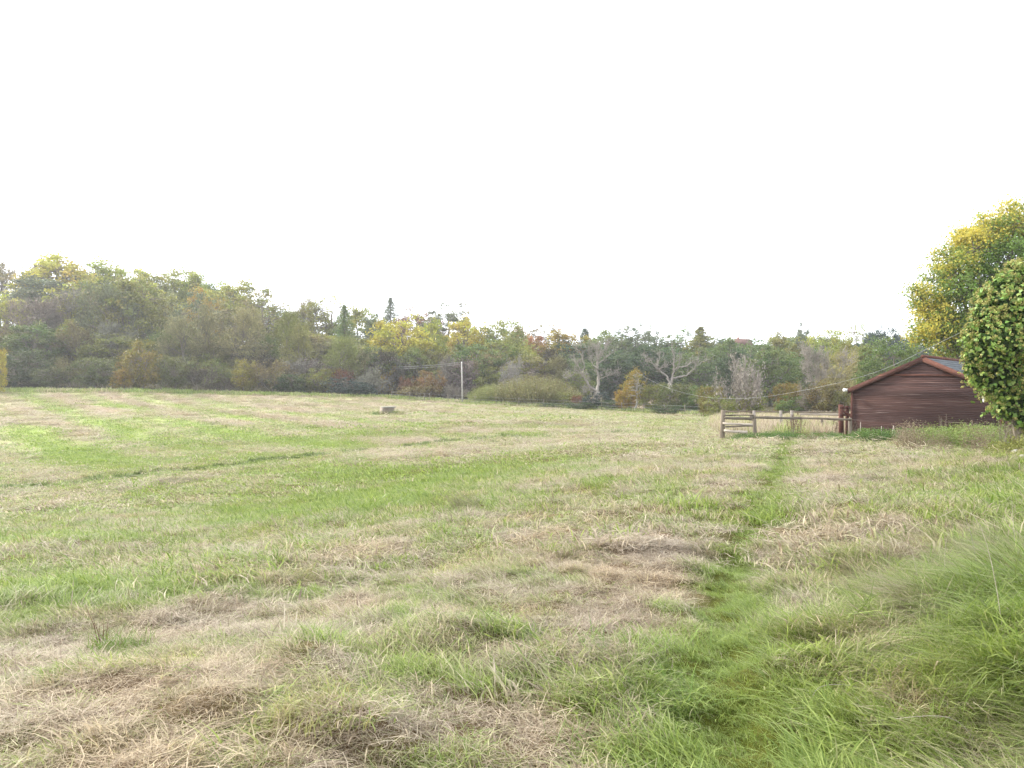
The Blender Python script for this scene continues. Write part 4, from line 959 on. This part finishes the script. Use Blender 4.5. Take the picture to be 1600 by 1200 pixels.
# ------------------------------------------------------------------ overhead pole, cables, stock fence, brick trough
PY = 121.0; PX = W_(722.5, PY); pg = hz(PX, PY); ptop = at_depth(721.5, 565, PY)[2]
pole = empty('overhead_pole', (PX, PY, pg)); tag(pole, 'pale wooden overhead line pole standing at the field edge', 'pole')
B = MB(); B.tube([[0, 0, -.5], [-.05, 0, (ptop - pg) / 2], [-.12, 0, ptop - pg]], [.12, .11, .09], 10); obj('shaft', B.mesh('shaft', plain('pale_pole_wood', (.28, .27, .25), (.42, .40, .37), 3), True), pole)
B = MB(); B.tube([[-.12, -.14, ptop - pg - .25], [-.12, -.14, ptop - pg - .08]], .06, 8); obj('insulator', B.mesh('insulator', M_WHITE), pole)
def cable(name, label, pts, r=.02):
    B = MB(); P = np.array(pts); c = P[0].copy(); B.tube(P - c, r, 5); o = obj(name, B.mesh(name, M_CABLE), None, tuple(c)); tag(o, label, 'cable'); return o
def cpts(a, b, n=16, sag=0.0):
    a, b = np.array(a), np.array(b); q = np.linspace(0, 1, n)[:, None]; P = a + (b - a) * q; P[:, 2] -= sag * 4 * (q * (1 - q))[:, 0]; return P
top = at_depth(721.5, 566, PY)
cable('overhead_cable', 'upper overhead cable running left from the pole into the wood', cpts(top, at_depth(560, 572, 150), sag=.4), .016)
cable('overhead_cable', 'lower overhead cable running left from the pole into the wood', cpts(at_depth(721.5, 569, PY), at_depth(560, 575, 150), sag=.4), .013)
wp = [(994, 581, 90), (1009, 590.5, 86), (1045, 609, 79), (1101, 622.5, 70), (1157, 624.5, 62), (1215, 618, 55.5), (1267, 608, 50.5), (1330, 594, 45.8), (1386, 577, 42), (1428, 555, 39.5), (1500, 520, 36.5)]
wq = np.array([at_depth(*p) for p in wp]); tt = np.linspace(0, len(wq) - 1, 90)
pf = np.stack([np.interp(tt, np.arange(len(wq)), wq[:, i]) for i in range(3)], 1)
for _ in range(40): pf[1:-1] = (pf[:-2] + 2 * pf[1:-1] + pf[2:]) / 4
cable('overhead_cable', 'sagging overhead cable crossing low over the hedge towards the shed', pf, .0065)

sf = empty('stock_fence', (W_(760, 119), 119, hz(W_(760, 119), 119))); tag(sf, 'wire stock fence with thin posts along the far field edge', 'fence')
fp = []
for px in (612, 640, 663, 671, 700, 742, 775, 810, 850, 880, 906, 940, 972, 1005, 1038, 1070, 1100):
    Y = float(edge_y(px)) - 1.2; X = W_(px, Y); g = hz(X, Y); h = 1.25 + .1 * prs.random(); B = MB(); B.tube([[0, 0, -.2], [prs.normal() * .04, 0, h]], .04, 6)
    o = obj('post', B.mesh('post', M_POST, True), None, (X, Y, g)); put(o, sf); fp.append((X, Y - .07, g))
for hh in (.35, .7, 1.12):
    B = MB(); P = np.array([[x, y, g + hh] for x, y, g in fp]) - np.array(sf.location); B.tube(P, .006, 4); obj('wire', B.mesh('wire', M_WIRE), sf)

TY = 88.0; tx = W_(605, TY); tz = hz(tx, TY)
tr = empty('brick_trough', (tx, TY, tz), .5); tag(tr, 'small weathered brick chamber with a concrete lid in the field', 'brick chamber')
for r_ in range(9):
    for (x0, x1, y0, y1) in [(-.7 + q * .24 + (.12 if r_ % 2 else 0), -.7 + q * .24 + .225 + (.12 if r_ % 2 else 0), -.5, -.39) for q in range(5)]:
        B = MB(); j = prs.normal() * .008; B.box(x0, min(x1, .7), y0 + j, y1 + j, r_ * .085, r_ * .085 + .07); obj('brick', B.mesh('brick', M_BRICK), tr)
B = MB(); B.box(-.67, .67, -.47, .5, -.3, .77); obj('wall', B.mesh('wall', M_BRICK), tr)
B = MB(); B.box(-.55, .85, -.6, .6, .775, .87); obj('lid', B.mesh('lid', M_CONC), tr)
for q in range(0): plant('shrub', (590, 606, 624)[q], (635, 629, 636)[q], (12, 14, 22)[q], 88.6 + 2 * (q == 1), [OLV, BRN, GRN][q], ['olive weed tuft at the left foot of the brick chamber', 'brown weeds behind the brick chamber', 'green weed tuft at the right foot of the brick chamber'][q])

# ------------------------------------------------------------------ big turning ash behind the shed
def ash():
    rs = np.random.default_rng(42); Y = 46.0; X = W_(1560, Y); g = hz(X, Y); e = empty('ash_tree', (X, Y, g)); tag(e, 'large tree turning yellow, rising behind the shed roof', 'tree')
    T = MB(); C = MB(); k = Y / F_PX; zb = EYE
    lobes = []    # (px, py, radius px)
    for px, py, r in [(1570, 352, 34), (1535, 372, 36), (1500, 398, 30), (1590, 392, 50), (1550, 420, 52), (1487, 432, 28), (1468, 468, 22), (1440, 470, 18), (1508, 460, 40), (1560, 480, 55), (1475, 505, 32),
                      (1455, 522, 26), (1500, 530, 40), (1545, 540, 50), (1640, 380, 60), (1650, 460, 70), (1620, 530, 70), (1452, 490, 20), (1700, 420, 60), (1700, 520, 60), (1495, 370, 16), (1430, 455, 9)]:
        for dpt in ((0, ) if r < 26 else (-1, 1)):
            lobes.append((np.array([(px - 1560) * k, dpt * r * k * .8 + rs.normal() * .4, (612 - py) * k + zb - g]), r * k))
    pts = limbs(T, rs, 9.5, .30, [l[0] for l in lobes], start=.15)
    for c_, r in lobes:
        for i in range(int(14 * (r / .9) ** 1.3) + 5):
            d = rs.normal(size=3); d /= np.linalg.norm(d); p = c_ + d * r * (.45 + .55 * rs.random())
            a = pts[np.argmin(((pts - p) ** 2).sum(1))]; T.tube(np.array([a, (a + p) / 2 + rs.normal(size=3) * .1, p]), [.03, .02, .008], 4, cap=False)
            n = int(80 * (.5 + 1.0 * rs.random())); rr = .33 * (.7 + .6 * rs.random()); L = p + rs.normal(size=(n, 3)) * np.array([rr, rr, rr * .6])
            yel = np.clip(.33 - .30 * (p[0] + 3.2) / 2.0 + max(0, (p[2] - 9.0)) * .28 + rs.normal() * .22 - .25 * (d[1] < 0) * (p[0] > -1.5), 0, 1)
            C.leaves(L, .16, up=.7, c=np.clip(yel + rs.normal(size=n) * .1, 0, 1), rs=rs, aspect=.5)
    obj('trunk', T.mesh('trunk', M_BARK, True), e); o = obj('crown', C.mesh('crown', M_ASH), e); o.color = (.20, .265, .06, 1)
ash()

# ------------------------------------------------------------------ ivy-smothered tree at the right edge
def ivy_tree():
    rs = np.random.default_rng(43); Y = 18.0; X = W_(1640, Y); g = hz(X, Y); e = empty('ivy_tree', (X, Y, g)); tag(e, 'old stump tree smothered in glossy flowering ivy at the right edge', 'tree')
    k = Y / F_PX; lob = []
    for px, py, r in [(1645, 445, 50), (1600, 446, 30), (1572, 478, 36), (1612, 500, 60), (1548, 535, 36), (1592, 560, 50), (1560, 588, 36), (1590, 618, 38), (1618, 640, 32), (1650, 560, 70), (1665, 625, 56), (1700, 500, 70), (1552, 500, 22), (1530, 590, 15), (1522, 556, 17), (1524, 525, 16), (1536, 495, 20), (1545, 470, 16), (1516, 575, 12), (1560, 450, 14), (1600, 420, 14), (1566, 640, 15), (1588, 655, 14)]:
        lob.append((np.array([(px - 1640) * k, rs.normal() * .18, (612 - py) * k + EYE - g]), r * k))
    C = MB(); U = MB(); D = MB(); cc = np.array([l[0] for l in lob]); rr = np.array([l[1] for l in lob])
    P = []; Nn = []
    for c_, r in lob:
        n = int(2600 * r * r); d = rs.normal(size=(n, 3)); d /= np.linalg.norm(d, axis=1)[:, None]
        p = c_ + d * r * (1 + .13 * rs.normal(size=(n, 1)) + .30 * fbm(d[:, 0:1] * 3 + c_[0] * 3, d[:, 2:3] * 3 + d[:, 1:2] * 2, 1.0, 5, 2))
        ins = (np.linalg.norm(p[:, None] - cc[None], axis=2) < rr[None] * .86).any(1); P.append(p[~ins]); Nn.append(d[~ins])
    P = np.concatenate(P); Nn = np.concatenate(Nn); m = len(P)
    n = Nn * .9 + rs.normal(size=(m, 3)) * .55 + np.array([0, 0, .35]); n /= np.linalg.norm(n, axis=1)[:, None]
    dn = np.array([0, 0, -1.0]) + rs.normal(size=(m, 3)) * .45; tdir = dn - (dn * n).sum(1)[:, None] * n; tdir /= np.linalg.norm(tdir, axis=1)[:, None]
    b = np.cross(n, tdir); s = (.045 + .065 * rs.random((m, 1)) ** 1.3)
    shape = [(-.35, -.0), (-.30, .42), (.05, .50), (.62, 0), (.05, -.50), (-.30, -.42)]; fold = [0, .10, .10, -.06, .10, .10]
    V = np.stack([P + tdir * s * a + b * s * w + n * s * f for (a, w), f in zip(shape, fold)], 1).reshape(-1, 3); q = np.arange(m)[:, None] * 6
    v = np.repeat(rs.random(m) * .9, 6); c = np.repeat(np.clip(rs.normal(.5, .25, m), 0, 1), 6)
    C.add(V, np.concatenate([q + np.array([[0, 1, 2, 3]]), q + np.array([[0, 3, 4, 5]])]), None, v, c)
    # flower heads: little balls of short spokes on the outer shell
    sel = rs.random(m) < np.where(Nn[:, 2] > -.2, .50, .22) * (1 + 1.5 * fbm(P[:, 0] * 3, P[:, 2] * 3, 1.0, 15, 2)); Pu = P[sel] + Nn[sel] * .06; nu = len(Pu)
    for i in range(9):
        d = rs.normal(size=(nu, 3)); d /= np.linalg.norm(d, axis=1)[:, None]; U.leaves(Pu + d * .034, .036, up=0, aspect=.9, rs=rs, c=.35 + .2 * rs.random(nu), out=d * 2)
    # shoots that stand out of the outline
    k2 = rs.integers(0, m, 260)
    for i in k2:
        d = Nn[i] + rs.normal(size=3) * .4 + [0, 0, .3]; d /= np.linalg.norm(d); L_ = .10 + .22 * rs.random(); nn_ = int(10 * L_ / .2) + 3; u = rs.random((nn_, 1))
        C.leaves(P[i] + d * L_ * u + rs.normal(size=(nn_, 3)) * .025, .085, up=.4, aspect=.75, rs=rs, c=rs.random(nn_), out=Nn[i][None] * .6)
    # inner leaves, coloured darker to paint the shade inside the ivy, and stems
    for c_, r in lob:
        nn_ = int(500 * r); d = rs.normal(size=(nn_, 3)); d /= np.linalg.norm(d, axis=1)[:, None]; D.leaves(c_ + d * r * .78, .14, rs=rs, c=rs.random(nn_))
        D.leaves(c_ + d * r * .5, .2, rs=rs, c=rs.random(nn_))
    T = MB()
    T.tube([[-.72, -.1, -.2], [-.80, -.1, .35], [-.86, -.05, .9], [-.5, 0, 1.8], [0, 0, 3.5]], [.09, .06, .06, .1, .08], 7)
    T.tube([[-.2, .1, -.3], [-.15, .1, 1.0], [.1, 0, 2.2], [.2, 0, 3.8]], [.25, .22, .2, .1], 9)
    for i in range(60):
        a = np.array([-.95 + rs.random() * 1.0, rs.normal() * .2, -.1]); T.tube([a, a + [rs.normal() * .06 - .03, rs.normal() * .05, .4], a + [rs.normal() * .12 - .05, rs.normal() * .1, .95]], [.010, .008, .005], 4, cap=False)
    obj('trunk', T.mesh('trunk', bark_mat('dry_ivy_stems', (.14, .12, .09), (.30, .26, .2)), True), e)
    o = obj('crown', C.mesh('crown', M_IVY), e); o.color = (.19, .285, .06, 1)
    o = obj('flower_heads', U.mesh('flower_heads', M_LEAF), e); o.color = (.38, .35, .12, 1)
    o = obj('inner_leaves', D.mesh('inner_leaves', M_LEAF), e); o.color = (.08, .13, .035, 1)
ivy_tree()

# ------------------------------------------------------------------ weeds round the shed and the bank
def weed(seed, h=.6, w=.7, nst=26, size=.06):
    rs = np.random.default_rng(seed); B = MB()
    for i in range(nst):
        a = rs.random() * 6.28; r = w / 2 * math.sqrt(rs.random()); b = np.array([r * math.cos(a), r * math.sin(a), -.05]); hh = h * (.5 + .5 * rs.random()) ; e = b + np.array([rs.normal() * .1, rs.normal() * .1, hh])
        B.ribbons(b[None], e[None], .012, rs=rs); n = 20; u = .2 + .8 * rs.random((n, 1)); B.leaves(b + (e - b) * u + rs.normal(size=(n, 3)) * np.array([.06, .06, .03]), size, up=1.2, c=rs.random(), rs=rs)
    return B.mesh('weed', M_LEAF)
WD = [weed(900 + i) for i in range(4)]; WDB = [weed(950 + i, .7, .6, 30, .035) for i in range(2)]
wrs = np.random.default_rng(77)
def weeds(lst, group):
    for (px, Y, s, c, label, dry) in lst:
        X = W_(px, Y); o = obj('weed_plant', (WDB if dry else WD)[wrs.integers(2)], None, (X, Y, hz(X, Y))); o.rotation_euler = (0, 0, wrs.random() * 6); o.scale = (s, s, s * .9); o.color = (*c, 1); tag(o, label, 'weed', group)
NET = (.10, .17, .04); LIM = (.17, .22, .05)
# banks of nettles and weeds: too many to count
def weed_bank(name, label, px0, px1, y0, y1, n, s0, s1, cols, meshes, zlim=None):
    """weed clumps joined to one mass"""
    parts = {};
    V = []; F = []; vv = []; cc = []; off = 0
    for i in range(n):
        px = px0 + (px1 - px0) * wrs.random(); Y = y0(px) + (y1(px) - y0(px)) * wrs.random(); X = W_(px, Y); me = meshes[wrs.integers(len(meshes))]
        co = np.empty(len(me.vertices) * 3, np.float32); me.vertices.foreach_get('co', co); co = co.reshape(-1, 3); a = wrs.random() * 6.28; s = s0 + (s1 - s0) * wrs.random()
        Rm = np.array([[math.cos(a), -math.sin(a), 0], [math.sin(a), math.cos(a), 0], [0, 0, 1]]); V.append((co @ Rm.T) * s + [X, Y, hz(X, Y)])
        ls = np.empty(len(me.loops), np.int32); me.loops.foreach_get('vertex_index', ls); st = np.empty(len(me.polygons), np.int32); me.polygons.foreach_get('loop_start', st); sz = np.diff(np.append(st, len(ls)))
        q = ls[(st[sz == 4][:, None] + np.arange(4))]; F.append(q + off)
        a_ = np.empty(len(co), np.float32); me.attributes['v'].data.foreach_get('value', a_); vv.append(a_); a2 = np.empty(len(co), np.float32); me.attributes['c'].data.foreach_get('value', a2); cc.append(np.clip(a2 * .5 + wrs.random() * .5, 0, 1)); off += len(co)
    me = mesh_np(name, np.concatenate(V), [np.concatenate(F)], M_LEAF, {'v': np.concatenate(vv), 'c': np.concatenate(cc)})
    o = obj(name, me); o.color = (*cols, 1); tag(o, label, 'undergrowth', kind='stuff'); return o
weed_bank('undergrowth', 'fresh green nettles along the foot of the shed wall', 1335, 1560, lambda p: 31.0, lambda p: 32.6, 170, .4, 1.25, NET, WD)
weed_bank('undergrowth', 'lime green weeds spreading between shed and ivy tree', 1440, 1580, lambda p: 22 + (1580 - p) * .04, lambda p: 30, 130, .5, 1.4, (.17, .22, .055), WD + WDB)
weed_bank('undergrowth', 'brown dead weeds mixed into the green bank beside the shed', 1400, 1590, lambda p: 22, lambda p: 31, 26, .7, 1.5, (.20, .16, .10), WDB)
weed_bank('undergrowth', 'green weeds under the rail fence and hurdle', 1140, 1335, lambda p: 33.6, lambda p: 35.6, 110, .35, .75, NET, WD)
weed_bank('undergrowth', 'weedy bank under the ivy tree', 1560, 1760, lambda p: 15.5, lambda p: 20, 50, .5, .9, OLV, WD)

for q, (px, s_) in enumerate(((588, .8), (597, .7), (616, 1.0), (627, .7), (607, 1.0))):
    Yw = 89.2 if q == 4 else 87.0; X = W_(px, Yw); o = obj('weed_plant', WD[q % 4], None, (X, Yw, hz(X, Yw))); o.scale = (s_ * 1.7, s_ * 1.7, s_ * 1.3); o.color = (*(NET, OLV, LIM, OLV, BRN)[q], 1)
    tag(o, ('green weed at the far left foot of the brick chamber', 'olive weed close to the left side of the brick chamber', 'lime weed touching the right side of the brick chamber', 'olive weed furthest right of the brick chamber', 'brown weeds behind the brick chamber')[q], 'weed', 'weeds round the brick chamber')
def dock(px, Y, h, label, n=5, colr=(.13, .06, .035)):
    rs = np.random.default_rng(int(px * 7)); X = W_(px, Y); e = empty('dock_plant', (X, Y, hz(X, Y))); tag(e, label, 'dock plant', 'dead seed stalks by fence and shed'); 
    B = MB(); S2_ = MB()
    for i in range(n):
        b = np.array([rs.normal() * .08, rs.normal() * .08, -.05]); t_ = b + np.array([rs.normal() * .16, rs.normal() * .12, h * (.7 + .35 * rs.random())]); m_ = (b + t_) / 2 + rs.normal(size=3) * .03; B.tube([b, m_, t_], [.012, .010, .006], 4, cap=False)
        k = 60; u = .5 + .5 * rs.random((k, 1)); S2_.leaves(b + (t_ - b) * u + rs.normal(size=(k, 3)) * .03, .04, rs=rs, c=.5)
    obj('stalk', B.mesh('stalk', M_BARK), e); o = obj('seed_head', S2_.mesh('seed_head', M_LEAF), e); o.color = (*colr, 1)
dock(1236, 35.9, 1.25, 'brown dock stalks behind the middle of the rail, left one', 7); dock(1246, 36.2, 1.1, 'brown dock stalks behind the middle of the rail, right one', 7)
dock(1304, 36.5, .9, 'brown dock stalk behind the rail near the shed', 3); dock(1470, 30.6, 1.25, 'tall dead seed stalk in front of the shed wall', 3, (.16, .11, .08)); dock(1515, 30.0, 1.0, 'dead seed stalks at the right end of the shed wall', 4, (.16, .10, .08))
dock(1450, 30.8, .9, 'short dead stalk left of the tall one before the shed', 2, (.16, .11, .08)); dock(1336, 35.3, .8, 'dark dead weed at the shed corner post', 5, (.10, .06, .04))
def stake(px, Y, h, lean, label):
    X = W_(px, Y); B = MB(); B.tube([[-lean / 2, 0, -.15], [lean / 2, 0, h]], .010, 6); o = obj('garden_stake', B.mesh('garden_stake', M_PALE), None, (X, Y, hz(X, Y))); tag(o, label, 'stake', 'bare stakes in front of the shed')
stake(1377, 31.6, .70, 0, 'single upright bare stake in front of the shed wall'); stake(1393, 31.5, .72, .14, 'left leg of the crossed bare stakes by the shed'); stake(1398, 31.6, .72, -.10, 'right leg of the crossed bare stakes by the shed'); stake(1344, 31.6, .85, .03, 'pale thin stake at the left end of the shed wall')
def bracken(px, Y):
    rs = np.random.default_rng(5); X = W_(px, Y); e = empty('bracken', (X, Y, hz(X, Y))); tag(e, 'low reddish bracken plant in front of the rail fence', 'fern')
    for i in range(9):
        a = i * .7 + rs.random() * .3; L = .55 + .25 * rs.random(); u = np.linspace(0, 1, 9); P = np.stack([np.cos(a) * L * u, np.sin(a) * L * u, .5 * L * np.sin(u * 2.2)], 1); B = MB(); B.tube(P, .006, 4, cap=False)
        for q in range(2, 9):
            for s in (-1, 1):
                d = np.array([-math.sin(a), math.cos(a), -.1]) * s * .17 * (1.1 - u[q]); B.add([P[q], P[q] + d + [math.cos(a) * .03, math.sin(a) * .03, 0], P[q] + d * .95 - [math.cos(a) * .02, math.sin(a) * .02, 0], P[q] - [math.cos(a) * .03, math.sin(a) * .03, 0]], [[0, 1, 2, 3]], v=rs.random())
        o = obj('frond', B.mesh('frond', M_LEAF), e); o.color = (.17, .15, .04, 1) if i % 2 else (.16, .08, .03, 1)
bracken(1270, 32.5)

# ------------------------------------------------------------------ details in the foreground
def tuft(px, py, n, rad, h0, h1, w, lean, dirn, tint, name, label, cat, dry=0.0, group=None, wild=.5, flat=False, hump=0.0):
    X, Y = hit(px, py); rs = np.random.default_rng(int(px)); V, Q, T, v, c = blades(n=n, rad=rad, h0=h0, h1=h1, w=w, lean=lean, dirn=dirn, wild=wild, rs=rs, flat=flat)
    if hump: V[:, 2] += hump * np.exp(-(V[:, 0] ** 2 + V[:, 1] ** 2) / (rad * rad * .6)) * np.repeat(rs.random(n) ** .4, 7)
    B = MB(); B.add(V, Q, T, v, c); o = obj(name, B.mesh(name, M_LEAF), None, (X, Y, hz(X, Y) - .01)); o.color = (*tint, 1); tag(o, label, cat, group); return o
tuft(735, 800, 200, .34, .2, .62, .009, .9, R(175), (.24, .23, .12), 'grass_tussock', 'dark leaning tussock of long grass on the brow in mid field', 'tussock')
tuft(190, 1020, 520, .22, .12, .30, .0045, .9, None, (.14, .20, .04), 'grass_tussock', 'fresh green tussock beside the dead twig stems at lower left', 'tussock')
tuft(470, 905, 260, .25, .15, .36, .006, .9, R(10), (.27, .25, .12), 'grass_tussock', 'pale bleached tussock on the brow left of centre', 'tussock')
tuft(262, 1100, 600, .13, .06, .17, .0035, 0, None, (.30, .23, .14), 'hay_heap', 'brown heap of cut hay in the lower left foreground', 'hay heap', flat=True, hump=.07)
tuft(430, 1065, 600, .17, .06, .20, .0035, 0, None, (.36, .29, .19), 'hay_heap', 'flattened hay heap right of the brown one in the foreground', 'hay heap', flat=True, hump=.05)
tuft(280, 755, 500, .9, .2, .5, .02, 0, None, (.2, .17, .11), 'hay_heap', 'small hay heap lying near the ditch in the field', 'hay heap', flat=True, hump=.05)
for (px, py, n, rad, h1, col_, lab) in [(960, 1020, 700, .30, .42, (.14, .21, .045), 'tall green grass clump left of the path, upper one'), (1010, 1090, 700, .32, .40, (.15, .22, .05), 'tall green grass clump left of the path, middle one'),
                                        (930, 1190, 500, .22, .36, (.16, .20, .06), 'tall green grass clump at the bottom edge left of the path'), (1060, 1000, 500, .25, .36, (.16, .22, .05), 'yellowish tall grass clump against the left side of the path'),
                                        (800, 1005, 420, .2, .2, (.12, .19, .04), 'low green tuft in the middle foreground'), (520, 1170, 500, .25, .20, (.22, .22, .08), 'low yellowing tuft at the bottom edge left of centre')]:
    tuft(px, py, n * 2 // 3, rad, .06, h1 * .66, .004, .9, None, tuple(c_ * 1.25 for c_ in col_), 'grass_clump', lab, 'grass clump')
def stems(px, py, spec, label, name='dead_plant', mat=None, colr=None):
    X, Y = hit(px, py); e = empty(name, (X, Y, hz(X, Y))); tag(e, label, 'dead stems')
    for (dx, lx, h, r) in spec:
        B = MB(); B.tube([[dx, 0, -.03], [dx + lx * .4, .01, h * .5], [dx + lx, 0, h]], [r, r * .8, r * .3], 5); obj('stem', B.mesh('stem', mat or plain('red_brown_stem', (.10, .05, .03), (.16, .08, .05)), True), e)
stems(155, 1015, [(0, -.10, .30, .0035), (.01, -.06, .22, .003), (.02, .01, .17, .0035), (.035, .03, .20, .003), (-.01, .05, .13, .003), (.0, .0, .16, .003)], 'red-brown dead twig stems standing in the lower left foreground')
STL = ['tall bleached stalk bending left over the dark green long grass', 'tallest bleached stalk near the right edge, arching left', 'short upright dry stalk at the top of the long grass', 'dry stalk leaning left where long grass meets the short', 'thin dry stalk highest up the bank by the right edge', 'dry stalk lying to the right beside the path', 'long straw lying flat in the bottom right corner', 'pale broken straw lying beside the trodden path']
straws = [(1530, 935, -.28, .55), (1570, 1040, -.35, .75), (1480, 945, .0, .5), (1440, 960, -.2, .45), (1590, 900, -.1, .6), (1400, 1080, .25, .2), (1530, 1190, -.35, .16), (1270, 1120, .2, .12)]
for i, (px, py, lx, h) in enumerate(straws):
    X, Y = hit(px, py); B = MB(); B.tube([[lx * q_ ** 1.9, .03 * math.sin(5 * q_), h * math.sin(1.9 * q_) / math.sin(1.65)] for q_ in np.linspace(0, 1, 10)], np.linspace(.0020, .0008, 10), 4); o = obj('grass_stalk', B.mesh('grass_stalk', M_PALE), None, (X, Y, hz(X, Y)))
    tag(o, STL[i], 'grass stalk', 'bleached seed stalks over the tall grass')
def stone(px, py, s, label):
    X, Y = hit(px, py); rs = np.random.default_rng(int(py)); B = MB(); n1, n2 = 8, 5; V = []
    for i in range(n2):
        for j in range(n1): a = j / n1 * 6.28; p = i / (n2 - 1) * 3.14; V.append([math.sin(p) * math.cos(a) * s * (1.3 + .2 * rs.normal()), math.sin(p) * math.sin(a) * s, math.cos(p) * s * .6])
    Q = [[i * n1 + j, i * n1 + (j + 1) % n1, (i + 1) * n1 + (j + 1) % n1, (i + 1) * n1 + j] for i in range(n2 - 1) for j in range(n1)]; B.add(V, Q); o = obj('stone', B.mesh('stone', M_STONE, True), None, (X, Y, hz(X, Y) + s * .7)); tag(o, label, 'stone')
stone(1588, 712, .09, 'white stone lying at the foot of the ivy tree'); stone(1598, 716, .05, 'small pale stone beside the white one under the ivy')
print('OBJECTS', len(bpy.data.objects), 'TRIS', sum(len(m_.polygons) for m_ in bpy.data.meshes))
